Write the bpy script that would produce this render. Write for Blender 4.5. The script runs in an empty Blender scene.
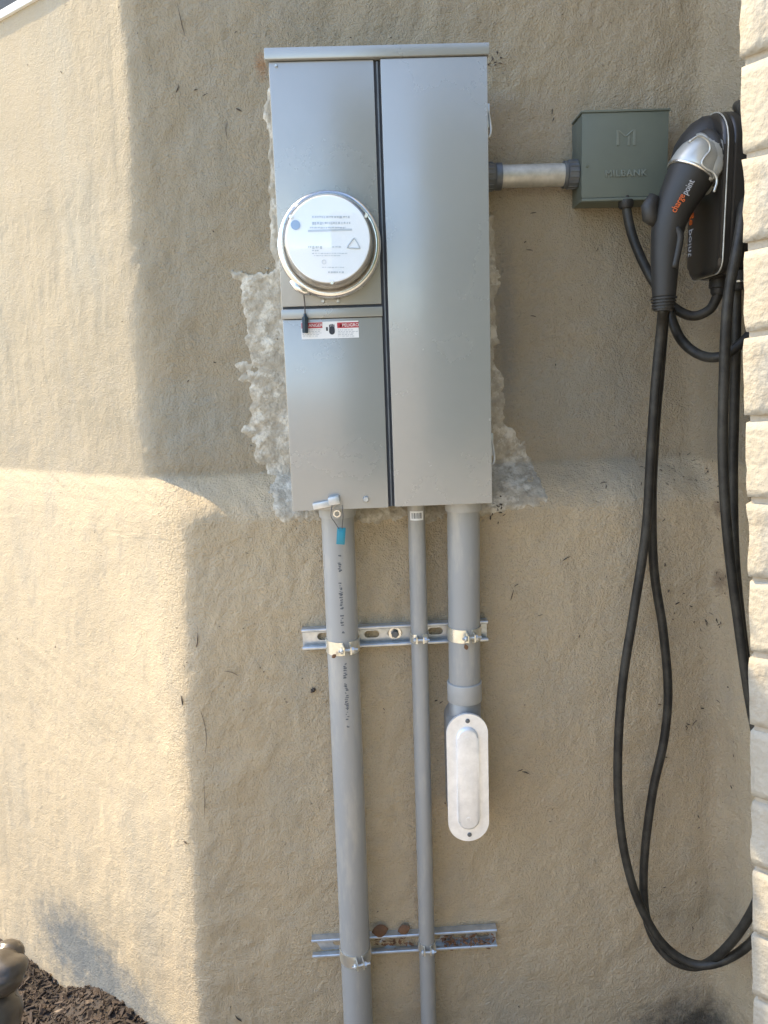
import bpy, bmesh, math, random
import numpy as np
from mathutils import Vector, Matrix, Quaternion
random.seed(7)
R = math.radians
scene = bpy.context.scene
COL = scene.collection

# ------------------------------------------------------------------ camera
W, H, F = 768.0, 1024.0, 769.0
CAM = Vector((0.0, -1.51, 1.43))
PITCH, YAW, ROLL = R(-9.6), R(-1.4), R(-2.0)
fwd = Vector((-math.sin(YAW) * math.cos(PITCH), math.cos(YAW) * math.cos(PITCH), math.sin(PITCH)))
r0 = fwd.cross(Vector((0, 0, 1))).normalized()
u0 = r0.cross(fwd)
rgt = r0 * math.cos(ROLL) + u0 * math.sin(ROLL)
upv = -r0 * math.sin(ROLL) + u0 * math.cos(ROLL)
cd = bpy.data.cameras.new('camera')
cam = bpy.data.objects.new('camera', cd)
COL.objects.link(cam)
M3 = Matrix((rgt, upv, -fwd)).transposed()
cam.matrix_world = Matrix.Translation(CAM) @ M3.to_4x4()
cd.sensor_fit = 'HORIZONTAL'
cd.sensor_width = 36.0
cd.lens = 36.0 * F / W
cd.clip_start, cd.clip_end = 0.02, 2000
scene.camera = cam

def ray(px, py):
    return (fwd + rgt * ((px - W / 2) / F) - upv * ((py - H / 2) / F))

def at(px, py, Y):
    """point of the place at depth plane Y"""
    d = ray(px, py)
    return CAM + d * ((Y - CAM.y) / d.y)

# ------------------------------------------------------------------ world, sun, exposure
SUN_A, SUN_EL = R(25.0), R(50.0)       # degrees behind the plane of the main wall, elevation
SUN = Vector((-math.cos(SUN_EL) * math.cos(SUN_A), math.cos(SUN_EL) * math.sin(SUN_A), math.sin(SUN_EL)))
world = bpy.data.worlds.new('World')
scene.world = world
world.use_nodes = True
wn = world.node_tree
sky = wn.nodes.new('ShaderNodeTexSky')
sky.sky_type = 'NISHITA'
sky.sun_disc = False
sky.sun_elevation = SUN_EL
sky.sun_rotation = math.atan2(SUN.x, SUN.y)
sky.air_density, sky.dust_density, sky.ozone_density = 1.0, 0.9, 1.0
bg = wn.nodes['Background']
bg.inputs['Strength'].default_value = 0.15
wn.links.new(sky.outputs['Color'], bg.inputs['Color'])
sd = bpy.data.lights.new('sun', 'SUN')
sd.energy, sd.angle, sd.color = 2.0, R(0.53), (1.0, 0.81, 0.51)
sun = bpy.data.objects.new('sun', sd)
COL.objects.link(sun)
sun.rotation_euler = (-SUN).to_track_quat('-Z', 'Y').to_euler()
sun.location = (-4, 1, 5)
scene.view_settings.view_transform = 'Standard'
scene.view_settings.look = 'None'
scene.view_settings.exposure = 2.16
scene.view_settings.gamma = 1.0
scene.view_settings.use_curve_mapping = False

# ------------------------------------------------------------------ materials
def mat(name, c1, c2=None, rough=0.6, metal=0.0, nscale=20.0, bump=0.0, bscale=120.0, bdist=0.002,
        rvar=0.0, spec=0.5, stretch=(1, 1, 1), coat=0.0, c3=None, c3lo=0.6, c3hi=0.75, c3scale=8.0):
    m = bpy.data.materials.new(name)
    m.use_nodes = True
    nt = m.node_tree
    b = nt.nodes['Principled BSDF']
    b.inputs['Roughness'].default_value = rough
    b.inputs['Metallic'].default_value = metal
    b.inputs['Specular IOR Level'].default_value = spec
    b.inputs['Coat Weight'].default_value = coat
    tc = nt.nodes.new('ShaderNodeTexCoord')
    mp = nt.nodes.new('ShaderNodeMapping')
    mp.inputs['Scale'].default_value = stretch
    nt.links.new(tc.outputs['Object'], mp.inputs['Vector'])
    if c2 is None:
        c2 = tuple(x * 0.86 for x in c1)
    n = nt.nodes.new('ShaderNodeTexNoise')
    n.inputs['Scale'].default_value = nscale
    n.inputs['Detail'].default_value = 6
    n.inputs['Roughness'].default_value = 0.62
    nt.links.new(mp.outputs['Vector'], n.inputs['Vector'])
    rp = nt.nodes.new('ShaderNodeMapRange')
    rp.inputs['From Min'].default_value = 0.32
    rp.inputs['From Max'].default_value = 0.68
    nt.links.new(n.outputs['Fac'], rp.inputs['Value'])
    mx = nt.nodes.new('ShaderNodeMix')
    mx.data_type = 'RGBA'
    mx.inputs[6].default_value = (*c1, 1)
    mx.inputs[7].default_value = (*c2, 1)
    nt.links.new(rp.outputs['Result'], mx.inputs['Factor'])
    col = mx.outputs[2]
    if c3 is not None:
        n3 = nt.nodes.new('ShaderNodeTexNoise')
        n3.inputs['Scale'].default_value = c3scale
        n3.inputs['Detail'].default_value = 9
        n3.inputs['Roughness'].default_value = 0.7
        nt.links.new(mp.outputs['Vector'], n3.inputs['Vector'])
        r3 = nt.nodes.new('ShaderNodeMapRange')
        r3.inputs['From Min'].default_value = c3lo
        r3.inputs['From Max'].default_value = c3hi
        nt.links.new(n3.outputs['Fac'], r3.inputs['Value'])
        m3 = nt.nodes.new('ShaderNodeMix')
        m3.data_type = 'RGBA'
        nt.links.new(r3.outputs['Result'], m3.inputs['Factor'])
        nt.links.new(col, m3.inputs[6])
        m3.inputs[7].default_value = (*c3, 1)
        col = m3.outputs[2]
    nt.links.new(col, b.inputs['Base Color'])
    if rvar:
        rr = nt.nodes.new('ShaderNodeMapRange')
        rr.inputs['To Min'].default_value = max(0.03, rough - rvar)
        rr.inputs['To Max'].default_value = min(1, rough + rvar)
        nt.links.new(n.outputs['Fac'], rr.inputs['Value'])
        nt.links.new(rr.outputs['Result'], b.inputs['Roughness'])
    if bump:
        nb = nt.nodes.new('ShaderNodeTexNoise')
        nb.inputs['Scale'].default_value = bscale
        nb.inputs['Detail'].default_value = 4
        nt.links.new(mp.outputs['Vector'], nb.inputs['Vector'])
        bp = nt.nodes.new('ShaderNodeBump')
        bp.inputs['Strength'].default_value = bump
        bp.inputs['Distance'].default_value = bdist
        nt.links.new(nb.outputs['Fac'], bp.inputs['Height'])
        nt.links.new(bp.outputs['Normal'], b.inputs['Normal'])
    return m

def stucco_material(blotches):
    m = bpy.data.materials.new('painted_stucco')
    m.use_nodes = True
    nt = m.node_tree
    L = nt.links.new
    b = nt.nodes['Principled BSDF']
    b.inputs['Roughness'].default_value = 0.88
    b.inputs['Specular IOR Level'].default_value = 0.25
    tc = nt.nodes.new('ShaderNodeTexCoord')
    def noise(scale, detail=6, rough=0.6, stretch=None, dist=0.0):
        n = nt.nodes.new('ShaderNodeTexNoise')
        n.inputs['Scale'].default_value = scale
        n.inputs['Detail'].default_value = detail
        n.inputs['Roughness'].default_value = rough
        n.inputs['Distortion'].default_value = dist
        src = tc.outputs['Object']
        if stretch:
            mp = nt.nodes.new('ShaderNodeMapping')
            mp.inputs['Scale'].default_value = stretch
            L(src, mp.inputs['Vector'])
            src = mp.outputs['Vector']
        L(src, n.inputs['Vector'])
        return n.outputs['Fac']
    def rng(v, a, c, lo=0.0, hi=1.0):
        r = nt.nodes.new('ShaderNodeMapRange')
        r.inputs['From Min'].default_value = a
        r.inputs['From Max'].default_value = c
        r.inputs['To Min'].default_value = lo
        r.inputs['To Max'].default_value = hi
        L(v, r.inputs['Value'])
        return r.outputs['Result']
    def mix(f, a, c):
        x = nt.nodes.new('ShaderNodeMix')
        x.data_type = 'RGBA'
        L(f, x.inputs['Factor'])
        for k, v in ((6, a), (7, c)):
            if isinstance(v, tuple):
                x.inputs[k].default_value = (*v, 1)
            else:
                L(v, x.inputs[k])
        return x.outputs[2]
    sx = nt.nodes.new('ShaderNodeSeparateXYZ')
    L(tc.outputs['Object'], sx.inputs[0])
    big = rng(noise(2.6, 5), 0.35, 0.65)
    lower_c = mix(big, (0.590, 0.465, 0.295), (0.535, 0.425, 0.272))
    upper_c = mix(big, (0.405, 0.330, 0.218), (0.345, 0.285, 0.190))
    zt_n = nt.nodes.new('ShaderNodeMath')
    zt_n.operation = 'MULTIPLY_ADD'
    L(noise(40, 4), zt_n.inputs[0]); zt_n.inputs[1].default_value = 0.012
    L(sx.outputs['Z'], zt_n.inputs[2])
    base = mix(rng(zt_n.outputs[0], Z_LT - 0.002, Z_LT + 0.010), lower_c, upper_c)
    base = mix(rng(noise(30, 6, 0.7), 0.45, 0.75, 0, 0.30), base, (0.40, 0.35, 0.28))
    # grey-green weathering in cloudy patches and vertical runs
    base = mix(rng(noise(3.2, 7, 0.65, (1.6, 1.6, 0.7)), 0.52, 0.74, 0, 0.45), base, (0.375, 0.350, 0.28))
    # sparse dark specks of dirt
    base = mix(rng(noise(95, 2, 0.5), 0.735, 0.77, 0, 0.55), base, (0.15, 0.11, 0.08))
    h1 = noise(310, 3, 0.6, None, 0.0)
    h2 = noise(120, 3, 0.6, None, 0.15)
    base = mix(rng(h1, 0.48, 0.28, 0, 0.35), base, (0.29, 0.25, 0.19))
    # rust and dirt marks, and blotches of greyer and darker tone
    n_big, n_small = noise(26, 6, 0.78), noise(120, 5, 0.75)
    for c, r, colr, amt in blotches:
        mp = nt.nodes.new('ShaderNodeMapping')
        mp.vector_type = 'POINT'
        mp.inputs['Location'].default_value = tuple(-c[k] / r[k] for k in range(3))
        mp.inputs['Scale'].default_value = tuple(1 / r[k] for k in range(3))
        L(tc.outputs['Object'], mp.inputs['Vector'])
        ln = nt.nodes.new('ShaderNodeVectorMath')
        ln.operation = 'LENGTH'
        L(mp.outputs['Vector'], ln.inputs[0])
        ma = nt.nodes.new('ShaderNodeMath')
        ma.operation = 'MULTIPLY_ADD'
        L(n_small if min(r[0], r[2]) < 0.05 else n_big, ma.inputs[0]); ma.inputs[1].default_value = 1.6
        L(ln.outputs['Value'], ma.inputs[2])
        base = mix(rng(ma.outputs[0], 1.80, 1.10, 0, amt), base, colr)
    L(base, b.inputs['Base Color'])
    add = nt.nodes.new('ShaderNodeMath')
    add.operation = 'MULTIPLY_ADD'
    L(h2, add.inputs[0]); add.inputs[1].default_value = 1.0
    L(h1, add.inputs[2])
    bp = nt.nodes.new('ShaderNodeBump')
    bp.inputs['Strength'].default_value = 0.9
    bp.inputs['Distance'].default_value = 0.0066
    fac = rng(sx.outputs['X'], -0.43, -0.36, 0.27, 1.0)
    mh = nt.nodes.new('ShaderNodeMath')
    mh.operation = 'MULTIPLY'
    L(add.outputs[0], mh.inputs[0]); L(fac, mh.inputs[1])
    L(mh.outputs[0], bp.inputs['Height'])
    L(bp.outputs['Normal'], b.inputs['Normal'])
    return m

MT = dict(
    plaster=mat('bare_plaster', (0.50, 0.44, 0.335), (0.31, 0.27, 0.20), 0.95, nscale=60, bump=0.9, bscale=150, bdist=0.004,
                c3=(0.62, 0.57, 0.46), c3lo=0.50, c3hi=0.60, c3scale=26),
    cabinet=mat('grey_enamel', (0.350, 0.350, 0.325), (0.310, 0.310, 0.288), 0.26, metal=0.25, spec=1.0, nscale=6, rvar=0.10, bump=0.12, bscale=22, bdist=0.002,
                c3=(0.360, 0.358, 0.335), c3lo=0.45, c3hi=0.9, c3scale=12),
    groove=mat('dark_gap', (0.06, 0.065, 0.075), None, 0.7),
    jbox=mat('green_grey_enamel', (0.125, 0.142, 0.112), (0.108, 0.124, 0.098), 0.45, nscale=9, rvar=0.08, bump=0.1, bscale=40),
    jbox_pale=mat('pale_emboss', (0.165, 0.182, 0.150), (0.14, 0.156, 0.128), 0.45, nscale=60),  # lighter enamel tone for the raised lettering and logo
    galv=mat('galvanised_steel', (0.66, 0.67, 0.66), (0.46, 0.48, 0.48), 0.40, metal=0.7, nscale=45, rvar=0.12, bump=0.1, bscale=160),
    zinc=mat('yellow_zinc', (0.90, 0.87, 0.76), (0.72, 0.68, 0.55), 0.30, metal=0.8, nscale=40, rvar=0.1, c3=(0.25, 0.13, 0.06), c3lo=0.66, c3hi=0.74, c3scale=60),
    alum=mat('cast_aluminium', (0.88, 0.88, 0.87), (0.76, 0.76, 0.75), 0.42, metal=0.5, nscale=60, rvar=0.08, bump=0.25, bscale=260, bdist=0.001),
    nipple=mat('weathered_conduit', (0.56, 0.54, 0.47), (0.38, 0.36, 0.31), 0.5, metal=0.55, nscale=50, rvar=0.1, bump=0.2, bscale=120),
    hub=mat('dull_zinc_hub', (0.16, 0.17, 0.175), (0.10, 0.108, 0.115), 0.45, metal=0.5, nscale=40, rvar=0.1),
    pvc=mat('grey_pvc', (0.330, 0.325, 0.302), (0.285, 0.281, 0.262), 0.30, nscale=5, rvar=0.08, stretch=(1, 1, 0.22), bump=0.08, bscale=40,
            c3=(0.43, 0.395, 0.33), c3lo=0.50, c3hi=0.72, c3scale=26),
    pvc_light=mat('pale_grey_pvc', (0.40, 0.395, 0.37), (0.35, 0.345, 0.322), 0.42, nscale=20),
    ink=mat('print_ink', (0.035, 0.04, 0.05), None, 0.7),
    ring=mat('polished_steel_ring', (0.80, 0.79, 0.76), (0.66, 0.65, 0.62), 0.24, metal=0.95, nscale=30, rvar=0.08),
    meter_face=mat('meter_faceplate', (0.88, 0.90, 0.90), (0.83, 0.86, 0.87), 0.35, nscale=12),
    meter_side=mat('meter_drum', (0.46, 0.42, 0.36), (0.34, 0.30, 0.25), 0.4, nscale=18, metal=0.2),
    meter_print=mat('meter_print', (0.55, 0.60, 0.64), None, 0.6),
    white=mat('white_label', (0.80, 0.80, 0.79), (0.74, 0.74, 0.72), 0.55),
    red=mat('red_label', (0.45, 0.035, 0.045), None, 0.5),
    grey_print=mat('grey_label_print', (0.50, 0.52, 0.54), None, 0.6),
    teal=mat('teal_plastic', (0.02, 0.25, 0.33), (0.02, 0.20, 0.27), 0.4),
    seal=mat('dark_blue_seal', (0.012, 0.035, 0.055), None, 0.45),
    wire=mat('seal_wire', (0.10, 0.10, 0.11), None, 0.4, metal=0.7),
    black=mat('black_plastic', (0.018, 0.017, 0.015), (0.026, 0.024, 0.020), 0.55, nscale=10, rvar=0.10, c3=(0.034, 0.031, 0.025), c3lo=0.55, c3hi=0.8, c3scale=14),
    charger=mat('charger_shell', (0.018, 0.016, 0.013), (0.023, 0.020, 0.017), 0.30, nscale=6, rvar=0.08, c3=(0.032, 0.028, 0.022), c3lo=0.55, c3hi=0.85, c3scale=16),
    rubber=mat('black_rubber', (0.014, 0.013, 0.011), (0.020, 0.018, 0.014), 0.5, spec=0.35, nscale=12, rvar=0.08, c3=(0.070, 0.063, 0.048), c3lo=0.42, c3hi=0.78, c3scale=22),
    silver=mat('silver_plastic', (0.50, 0.50, 0.46), (0.42, 0.42, 0.385), 0.32, metal=0.45, nscale=14, rvar=0.05),
    orange=mat('orange_print', (0.60, 0.12, 0.015), None, 0.5),
    pale_print=mat('pale_grey_print', (0.40, 0.41, 0.42), None, 0.5),
    brick=mat('white_painted_block', (0.385, 0.350, 0.280), (0.335, 0.300, 0.235), 0.85, nscale=14, bump=0.8, bscale=110, bdist=0.004,
              c3=(0.30, 0.245, 0.17), c3lo=0.52, c3hi=0.75, c3scale=16),
    mortar=mat('tan_mortar', (0.40, 0.345, 0.265), (0.33, 0.28, 0.21), 0.95, nscale=30, bump=0.8, bscale=90, bdist=0.004),
    trim=mat('white_trim_paint', (0.78, 0.78, 0.75), (0.70, 0.70, 0.66), 0.5, nscale=25, bump=0.3, bscale=70),
    siding=mat('charcoal_board', (0.085, 0.085, 0.083), (0.065, 0.065, 0.064), 0.7, nscale=15, stretch=(1, 1, 8), bump=0.3, bscale=60),
    soil=mat('dark_mulch_soil', (0.060, 0.046, 0.035), (0.030, 0.023, 0.018), 0.95, nscale=45, bump=1.0, bscale=110, bdist=0.008),
    chip=mat('mulch_chip', (0.075, 0.052, 0.036), (0.028, 0.020, 0.015), 0.9, nscale=25, c3=(0.22, 0.17, 0.12), c3lo=0.6, c3hi=0.7, c3scale=15),
    leaf=mat('dry_leaf', (0.20, 0.095, 0.040), (0.11, 0.055, 0.028), 0.75, nscale=60),
    twig=mat('dirt_twig', (0.10, 0.075, 0.052), (0.045, 0.034, 0.026), 0.9, nscale=60),
    ground=mat('pale_concrete', (0.47, 0.42, 0.34), (0.38, 0.34, 0.275), 0.95, nscale=14, bump=0.8, bscale=60, bdist=0.01),
    stone=mat('brown_grey_stone', (0.105, 0.088, 0.066), (0.050, 0.042, 0.033), 0.30, nscale=13, rvar=0.1, bump=0.3, bscale=45, bdist=0.003),
    foliage=mat('shrub_leaf', (0.06, 0.10, 0.03), (0.04, 0.07, 0.025), 0.6, nscale=9),
    rust=mat('rust', (0.28, 0.12, 0.04), (0.16, 0.07, 0.03), 0.95, nscale=60),
)
gm = bpy.data.materials.new('clear_glass')
gm.use_nodes = True
gn = gm.node_tree
gn.nodes.remove(gn.nodes['Principled BSDF'])
g_t = gn.nodes.new('ShaderNodeBsdfTransparent')
g_t.inputs['Color'].default_value = (0.99, 0.995, 1.0, 1)
g_g = gn.nodes.new('ShaderNodeBsdfGlossy')
g_g.inputs['Roughness'].default_value = 0.07
g_l = gn.nodes.new('ShaderNodeLayerWeight')
g_l.inputs['Blend'].default_value = 0.5
g_p = gn.nodes.new('ShaderNodeMath')
g_p.operation = 'POWER'
gn.links.new(g_l.outputs['Facing'], g_p.inputs[0])
g_p.inputs[1].default_value = 5.0
g_f = gn.nodes.new('ShaderNodeMath')
g_f.operation = 'MULTIPLY_ADD'
gn.links.new(g_p.outputs[0], g_f.inputs[0])
g_f.inputs[1].default_value = 0.7
g_f.inputs[2].default_value = 0.04
g_m = gn.nodes.new('ShaderNodeMixShader')
gn.links.new(g_f.outputs[0], g_m.inputs['Fac'])
gn.links.new(g_t.outputs[0], g_m.inputs[1])
gn.links.new(g_g.outputs[0], g_m.inputs[2])
gn.links.new(g_m.outputs[0], gn.nodes['Material Output'].inputs['Surface'])
MT['glass'] = gm

# ------------------------------------------------------------------ mesh helpers
def link(name, me, m, parent=None, smooth=False):
    o = bpy.data.objects.new(name, me)
    COL.objects.link(o)
    if m is not None and not me.materials:
        me.materials.append(MT[m] if isinstance(m, str) else m)
    if smooth:
        me.polygons.foreach_set('use_smooth', [True] * len(me.polygons))
    if parent:
        o.parent = parent
        o.matrix_parent_inverse = parent.matrix_world.inverted()
    return o

def tag(o, label=None, cat=None, group=None, kind=None):
    for k, v in (('label', label), ('category', cat), ('group', group), ('kind', kind)):
        if v:
            o[k] = v
    return o

def thing(name, loc, label, cat, group=None):
    o = bpy.data.objects.new(name, None)
    COL.objects.link(o)
    o.location = loc
    o.matrix_world = Matrix.Translation(Vector(loc))
    o.empty_display_size = 0.05
    return tag(o, label, cat, group)

def obj(name, bm, m, parent=None, smooth=False, autosmooth=None):
    me = bpy.data.meshes.new(name)
    bmesh.ops.recalc_face_normals(bm, faces=bm.faces)
    bm.to_mesh(me)
    bm.free()
    if autosmooth is not None:
        me.polygons.foreach_set('use_smooth', [True] * len(me.polygons))
        me.set_sharp_from_angle(angle=R(autosmooth))
    return link(name, me, m, parent, smooth)

def box(x0, x1, y0, y1, z0, z1, bevel=0.0, seg=2, bm=None):
    if bm is not None and not bevel:
        vs = [bm.verts.new((x, y, z)) for x in (x0, x1) for y in (y0, y1) for z in (z0, z1)]
        for f in ((0, 1, 3, 2), (4, 6, 7, 5), (0, 4, 5, 1), (2, 3, 7, 6), (0, 2, 6, 4), (1, 5, 7, 3)):
            bm.faces.new([vs[k] for k in f])
        return bm
    b = bmesh.new()
    bmesh.ops.create_cube(b, size=1)
    for v in b.verts:
        v.co = Vector(((x0 + x1) / 2 + v.co.x * (x1 - x0), (y0 + y1) / 2 + v.co.y * (y1 - y0), (z0 + z1) / 2 + v.co.z * (z1 - z0)))
    if bevel:
        bmesh.ops.bevel(b, geom=b.edges[:], offset=bevel, segments=seg, profile=0.6, affect='EDGES')
    return merge(bm, b)

def merge(dst, src):
    if dst is None:
        return src
    me = bpy.data.meshes.new('tmp')
    src.to_mesh(me)
    src.free()
    dst.from_mesh(me)
    bpy.data.meshes.remove(me)
    return dst

def lathe(profile, origin, axis, seg=48, bm=None, rs=1.0):
    """profile: list of (radius, distance along axis)"""
    b = bm or bmesh.new()
    ax = Vector(axis).normalized()
    t = ax.orthogonal().normalized()
    s = ax.cross(t)
    rings = []
    for r, h in profile:
        r *= rs
        c = Vector(origin) + ax * h
        if r < 1e-6:
            rings.append([b.verts.new(c)])
        else:
            rings.append([b.verts.new(c + (t * math.cos(2 * math.pi * k / seg) + s * math.sin(2 * math.pi * k / seg)) * r) for k in range(seg)])
    for a, c in zip(rings, rings[1:]):
        for k in range(seg):
            k2 = (k + 1) % seg
            if len(a) == 1 and len(c) == 1:
                continue
            if len(a) == 1:
                b.faces.new((a[0], c[k], c[k2]))
            elif len(c) == 1:
                b.faces.new((a[k], c[0], a[k2]))
            else:
                b.faces.new((a[k], c[k], c[k2], a[k2]))
    return b

def cyl(p, q, r, seg=24, ch=0.0, bm=None):
    p, q = Vector(p), Vector(q)
    L = (q - p).length
    pr = [(0, 0), (r - ch, 0), (r, ch), (r, L - ch), (r - ch, L), (0, L)] if ch else [(0, 0), (r, 0), (r, L), (0, L)]
    return lathe(pr, p, q - p, seg, bm)

def catmull(pts, n=10):
    pts = [Vector(p) for p in pts]
    P = [pts[0] * 2 - pts[1]] + pts + [pts[-1] * 2 - pts[-2]]
    out = []
    for i in range(1, len(P) - 2):
        a, b_, c, d = P[i - 1], P[i], P[i + 1], P[i + 2]
        for k in range(n):
            t = k / n
            out.append(0.5 * ((2 * b_) + (c - a) * t + (2 * a - 5 * b_ + 4 * c - d) * t * t + (3 * b_ - a - 3 * c + d) * t ** 3))
    out.append(pts[-1])
    return out

def tube(path, rad, seg=14, bm=None, flat=1.0):
    """sweep a circle along a path; rad: number or list"""
    b = bm or bmesh.new()
    n = len(path)
    rads = rad if isinstance(rad, (list, tuple)) else [rad] * n
    tang = [(path[min(i + 1, n - 1)] - path[max(i - 1, 0)]).normalized() for i in range(n)]
    nrm = tang[0].orthogonal().normalized()
    rings = []
    for i in range(n):
        nrm = (nrm - tang[i] * nrm.dot(tang[i])).normalized()
        bi = tang[i].cross(nrm)
        rings.append([b.verts.new(path[i] + (nrm * math.cos(2 * math.pi * k / seg) + bi * math.sin(2 * math.pi * k / seg)) * rads[i]) for k in range(seg)])
    for a, c in zip(rings, rings[1:]):
        for k in range(seg):
            k2 = (k + 1) % seg
            b.faces.new((a[k], a[k2], c[k2], c[k]))
    b.faces.new(rings[0][::-1])
    b.faces.new(rings[-1])
    return b

def prism(outline, place, d0, d1, bevel=0.0, seg=2):
    """outline: list of (u, v); place(u, v, d) -> point; extruded from d0 to d1, the d1 rim bevelled"""
    b = bmesh.new()
    lo = [b.verts.new(place(u, v, d0)) for u, v in outline]
    hi = [b.verts.new(place(u, v, d1)) for u, v in outline]
    n = len(outline)
    for k in range(n):
        b.faces.new((lo[k], lo[(k + 1) % n], hi[(k + 1) % n], hi[k]))
    b.faces.new(lo[::-1])
    top = b.faces.new(hi)
    if bevel:
        bmesh.ops.bevel(b, geom=list(top.edges), offset=bevel, segments=seg, profile=0.5, affect='EDGES')
    return b

def stadium(w, h, n=12, cx=0, cy=0):
    r = w / 2
    o = []
    for k in range(n + 1):
        a = math.pi * k / n
        o.append((cx + r * math.cos(a), cy + h / 2 - r + r * math.sin(a)))
    for k in range(n + 1):
        a = math.pi + math.pi * k / n
        o.append((cx + r * math.cos(a), cy - h / 2 + r + r * math.sin(a)))
    return o

def rrect(w, h, r, n=6, cx=0, cy=0):
    o = []
    for qx, qy, a0 in ((1, 1, 0), (-1, 1, 90), (-1, -1, 180), (1, -1, 270)):
        for k in range(n + 1):
            a = R(a0 + 90 * k / n)
            o.append((cx + qx * (w / 2 - r) + r * math.cos(a), cy + qy * (h / 2 - r) + r * math.sin(a)))
    return o

def text_obj(name, s, size, mtx, m, parent, extrude=0.0004, bevel=0.0, spacing=1.0, xs=1.0):
    cu = bpy.data.curves.new('t', 'FONT')
    cu.body = s
    cu.size = size
    cu.extrude = extrude
    cu.bevel_depth = bevel
    cu.space_character = spacing
    cu.align_x, cu.align_y = 'CENTER', 'CENTER'
    cu.resolution_u = 3
    t = bpy.data.objects.new('t', cu)
    COL.objects.link(t)
    me = bpy.data.meshes.new_from_object(t)
    bpy.data.objects.remove(t)
    me.name = name
    me.transform(Matrix.Diagonal((xs, 1, 1, 1)))
    me.transform(mtx)
    me.materials.clear()
    return link(name, me, m, parent)

def frame(origin, xdir, ydir):
    x = Vector(xdir).normalized()
    y = Vector(ydir)
    y = (y - x * y.dot(x)).normalized()
    z = x.cross(y)
    return Matrix.Translation(Vector(origin)) @ Matrix((x, y, z)).transposed().to_4x4()

# numpy value noise ---------------------------------------------------------
_TAB = {}
def vnoise(u, v, seed):
    if seed not in _TAB:
        _TAB[seed] = np.random.RandomState(seed).rand(256, 256)
    T = _TAB[seed]
    iu, iv = np.floor(u).astype(int), np.floor(v).astype(int)
    fu, fv = u - iu, v - iv
    fu = fu * fu * fu * (fu * (fu * 6 - 15) + 10)
    fv = fv * fv * fv * (fv * (fv * 6 - 15) + 10)
    g = lambda a, c: T[a % 256, c % 256]
    return ((g(iu, iv) * (1 - fu) + g(iu + 1, iv) * fu) * (1 - fv) + (g(iu, iv + 1) * (1 - fu) + g(iu + 1, iv + 1) * fu) * fv) - 0.5

def fbm(u, v, seed, octs=4, gain=0.5):
    s, a = 0, 1.0
    for k in range(octs):
        s = s + a * vnoise(u * 2 ** k, v * 2 ** k, seed + k)
        a *= gain
    return s

# ------------------------------------------------------------------ stucco wall
DL = 0.076                                  # how far the lower wall stands proud
Z_LT = at(400, 468, 0).z                    # top of the sloped ledge
Z_LB = at(400, 515, -DL).z                  # its outer rim
FACET = R(37.0)
def lerp(a, b, t):
    return a + (b - a) * t
zc_u0, zc_u1 = at(126, 0, 0), at(146, 462, 0)
zc_l0, zc_l1 = at(186, 510, -DL), at(203, 1024, -DL)
def corner_x(z):
    up = lerp(zc_u1.x, zc_u0.x, (z - zc_u1.z) / (zc_u0.z - zc_u1.z))
    lo = lerp(zc_l0.x, zc_l1.x, (z - zc_l0.z) / (zc_l1.z - zc_l0.z))
    return up, lo
xr_u = at(694, 440, 0).x
rr0, rr1 = at(717, 480, -DL), at(719, 1000, -DL)

zs = np.concatenate([np.arange(-0.12, 2.16, 0.0036), np.arange(2.17, 3.4, 0.05)])
zz = zs
t = np.clip((Z_LT - zz) / (Z_LT - Z_LB), 0, 1)
b = 1 - (1 - t) ** 1.6
kern = np.exp(-0.5 * (np.arange(-8, 9) / 1.3) ** 2); kern /= kern.sum()
b = np.convolve(np.pad(b, 8, mode='edge'), kern, mode='valid')       # soften the ledge's arrises
upx, lox = corner_x(zz)
lox = np.where(zz > Z_LB + 0.05, zc_l0.x, lox)
upx = np.where(zz < Z_LT - 0.05, zc_u1.x, upx)
cx = lerp(upx, lox, b)
my = -DL * b
rx = lerp(xr_u, lerp(rr0.x, rr1.x, np.clip((rr0.z - zz) / (rr0.z - rr1.z), 0, 1)), b)
NF, NM, NR = 240, 300, 90
fl, rl = 0.86, 0.42
rows = []
sF = np.linspace(-fl, 0, NF, endpoint=False)
sF = np.concatenate([[-3.0, -2.4, -1.8, -1.3], sF])
for i in range(len(zz)):
    # facet: from the corner back to the left
    fx = cx[i] + sF * math.cos(FACET)
    fy = my[i] - sF * math.sin(FACET)
    mx_ = np.linspace(cx[i], rx[i], NM, endpoint=False)
    mY = np.full(NM, my[i])
    sr = np.linspace(0, rl, NR)
    rxx = rx[i] + sr * 0.20
    ryy = my[i] - sr
    X = np.concatenate([fx, mx_, rxx]); Y = np.concatenate([fy, mY, ryy])
    rows.append((X, Y))
PX = np.array([r[0] for r in rows]); PY = np.array([r[1] for r in rows])
k2 = np.exp(-0.5 * (np.arange(-12, 13) / 5.0) ** 2); k2 /= k2.sum()
def smooth_rows(A):
    out = A.copy()
    c = np.apply_along_axis(lambda r: np.convolve(r, k2, mode='valid'), 1, A)
    out[:, 12:-12] = c
    out[:, :26] = A[:, :26]
    return out
PX, PY = smooth_rows(PX), smooth_rows(PY)
PZ = np.repeat(zz[:, None], PX.shape[1], 1)
S = np.concatenate([[0], np.cumsum(np.hypot(np.diff(PX[200]), np.diff(PY[200])))])
S = S - S[len(sF)]                          # 0 at the corner
SS = np.repeat(S[None, :], len(zz), 0)
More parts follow.
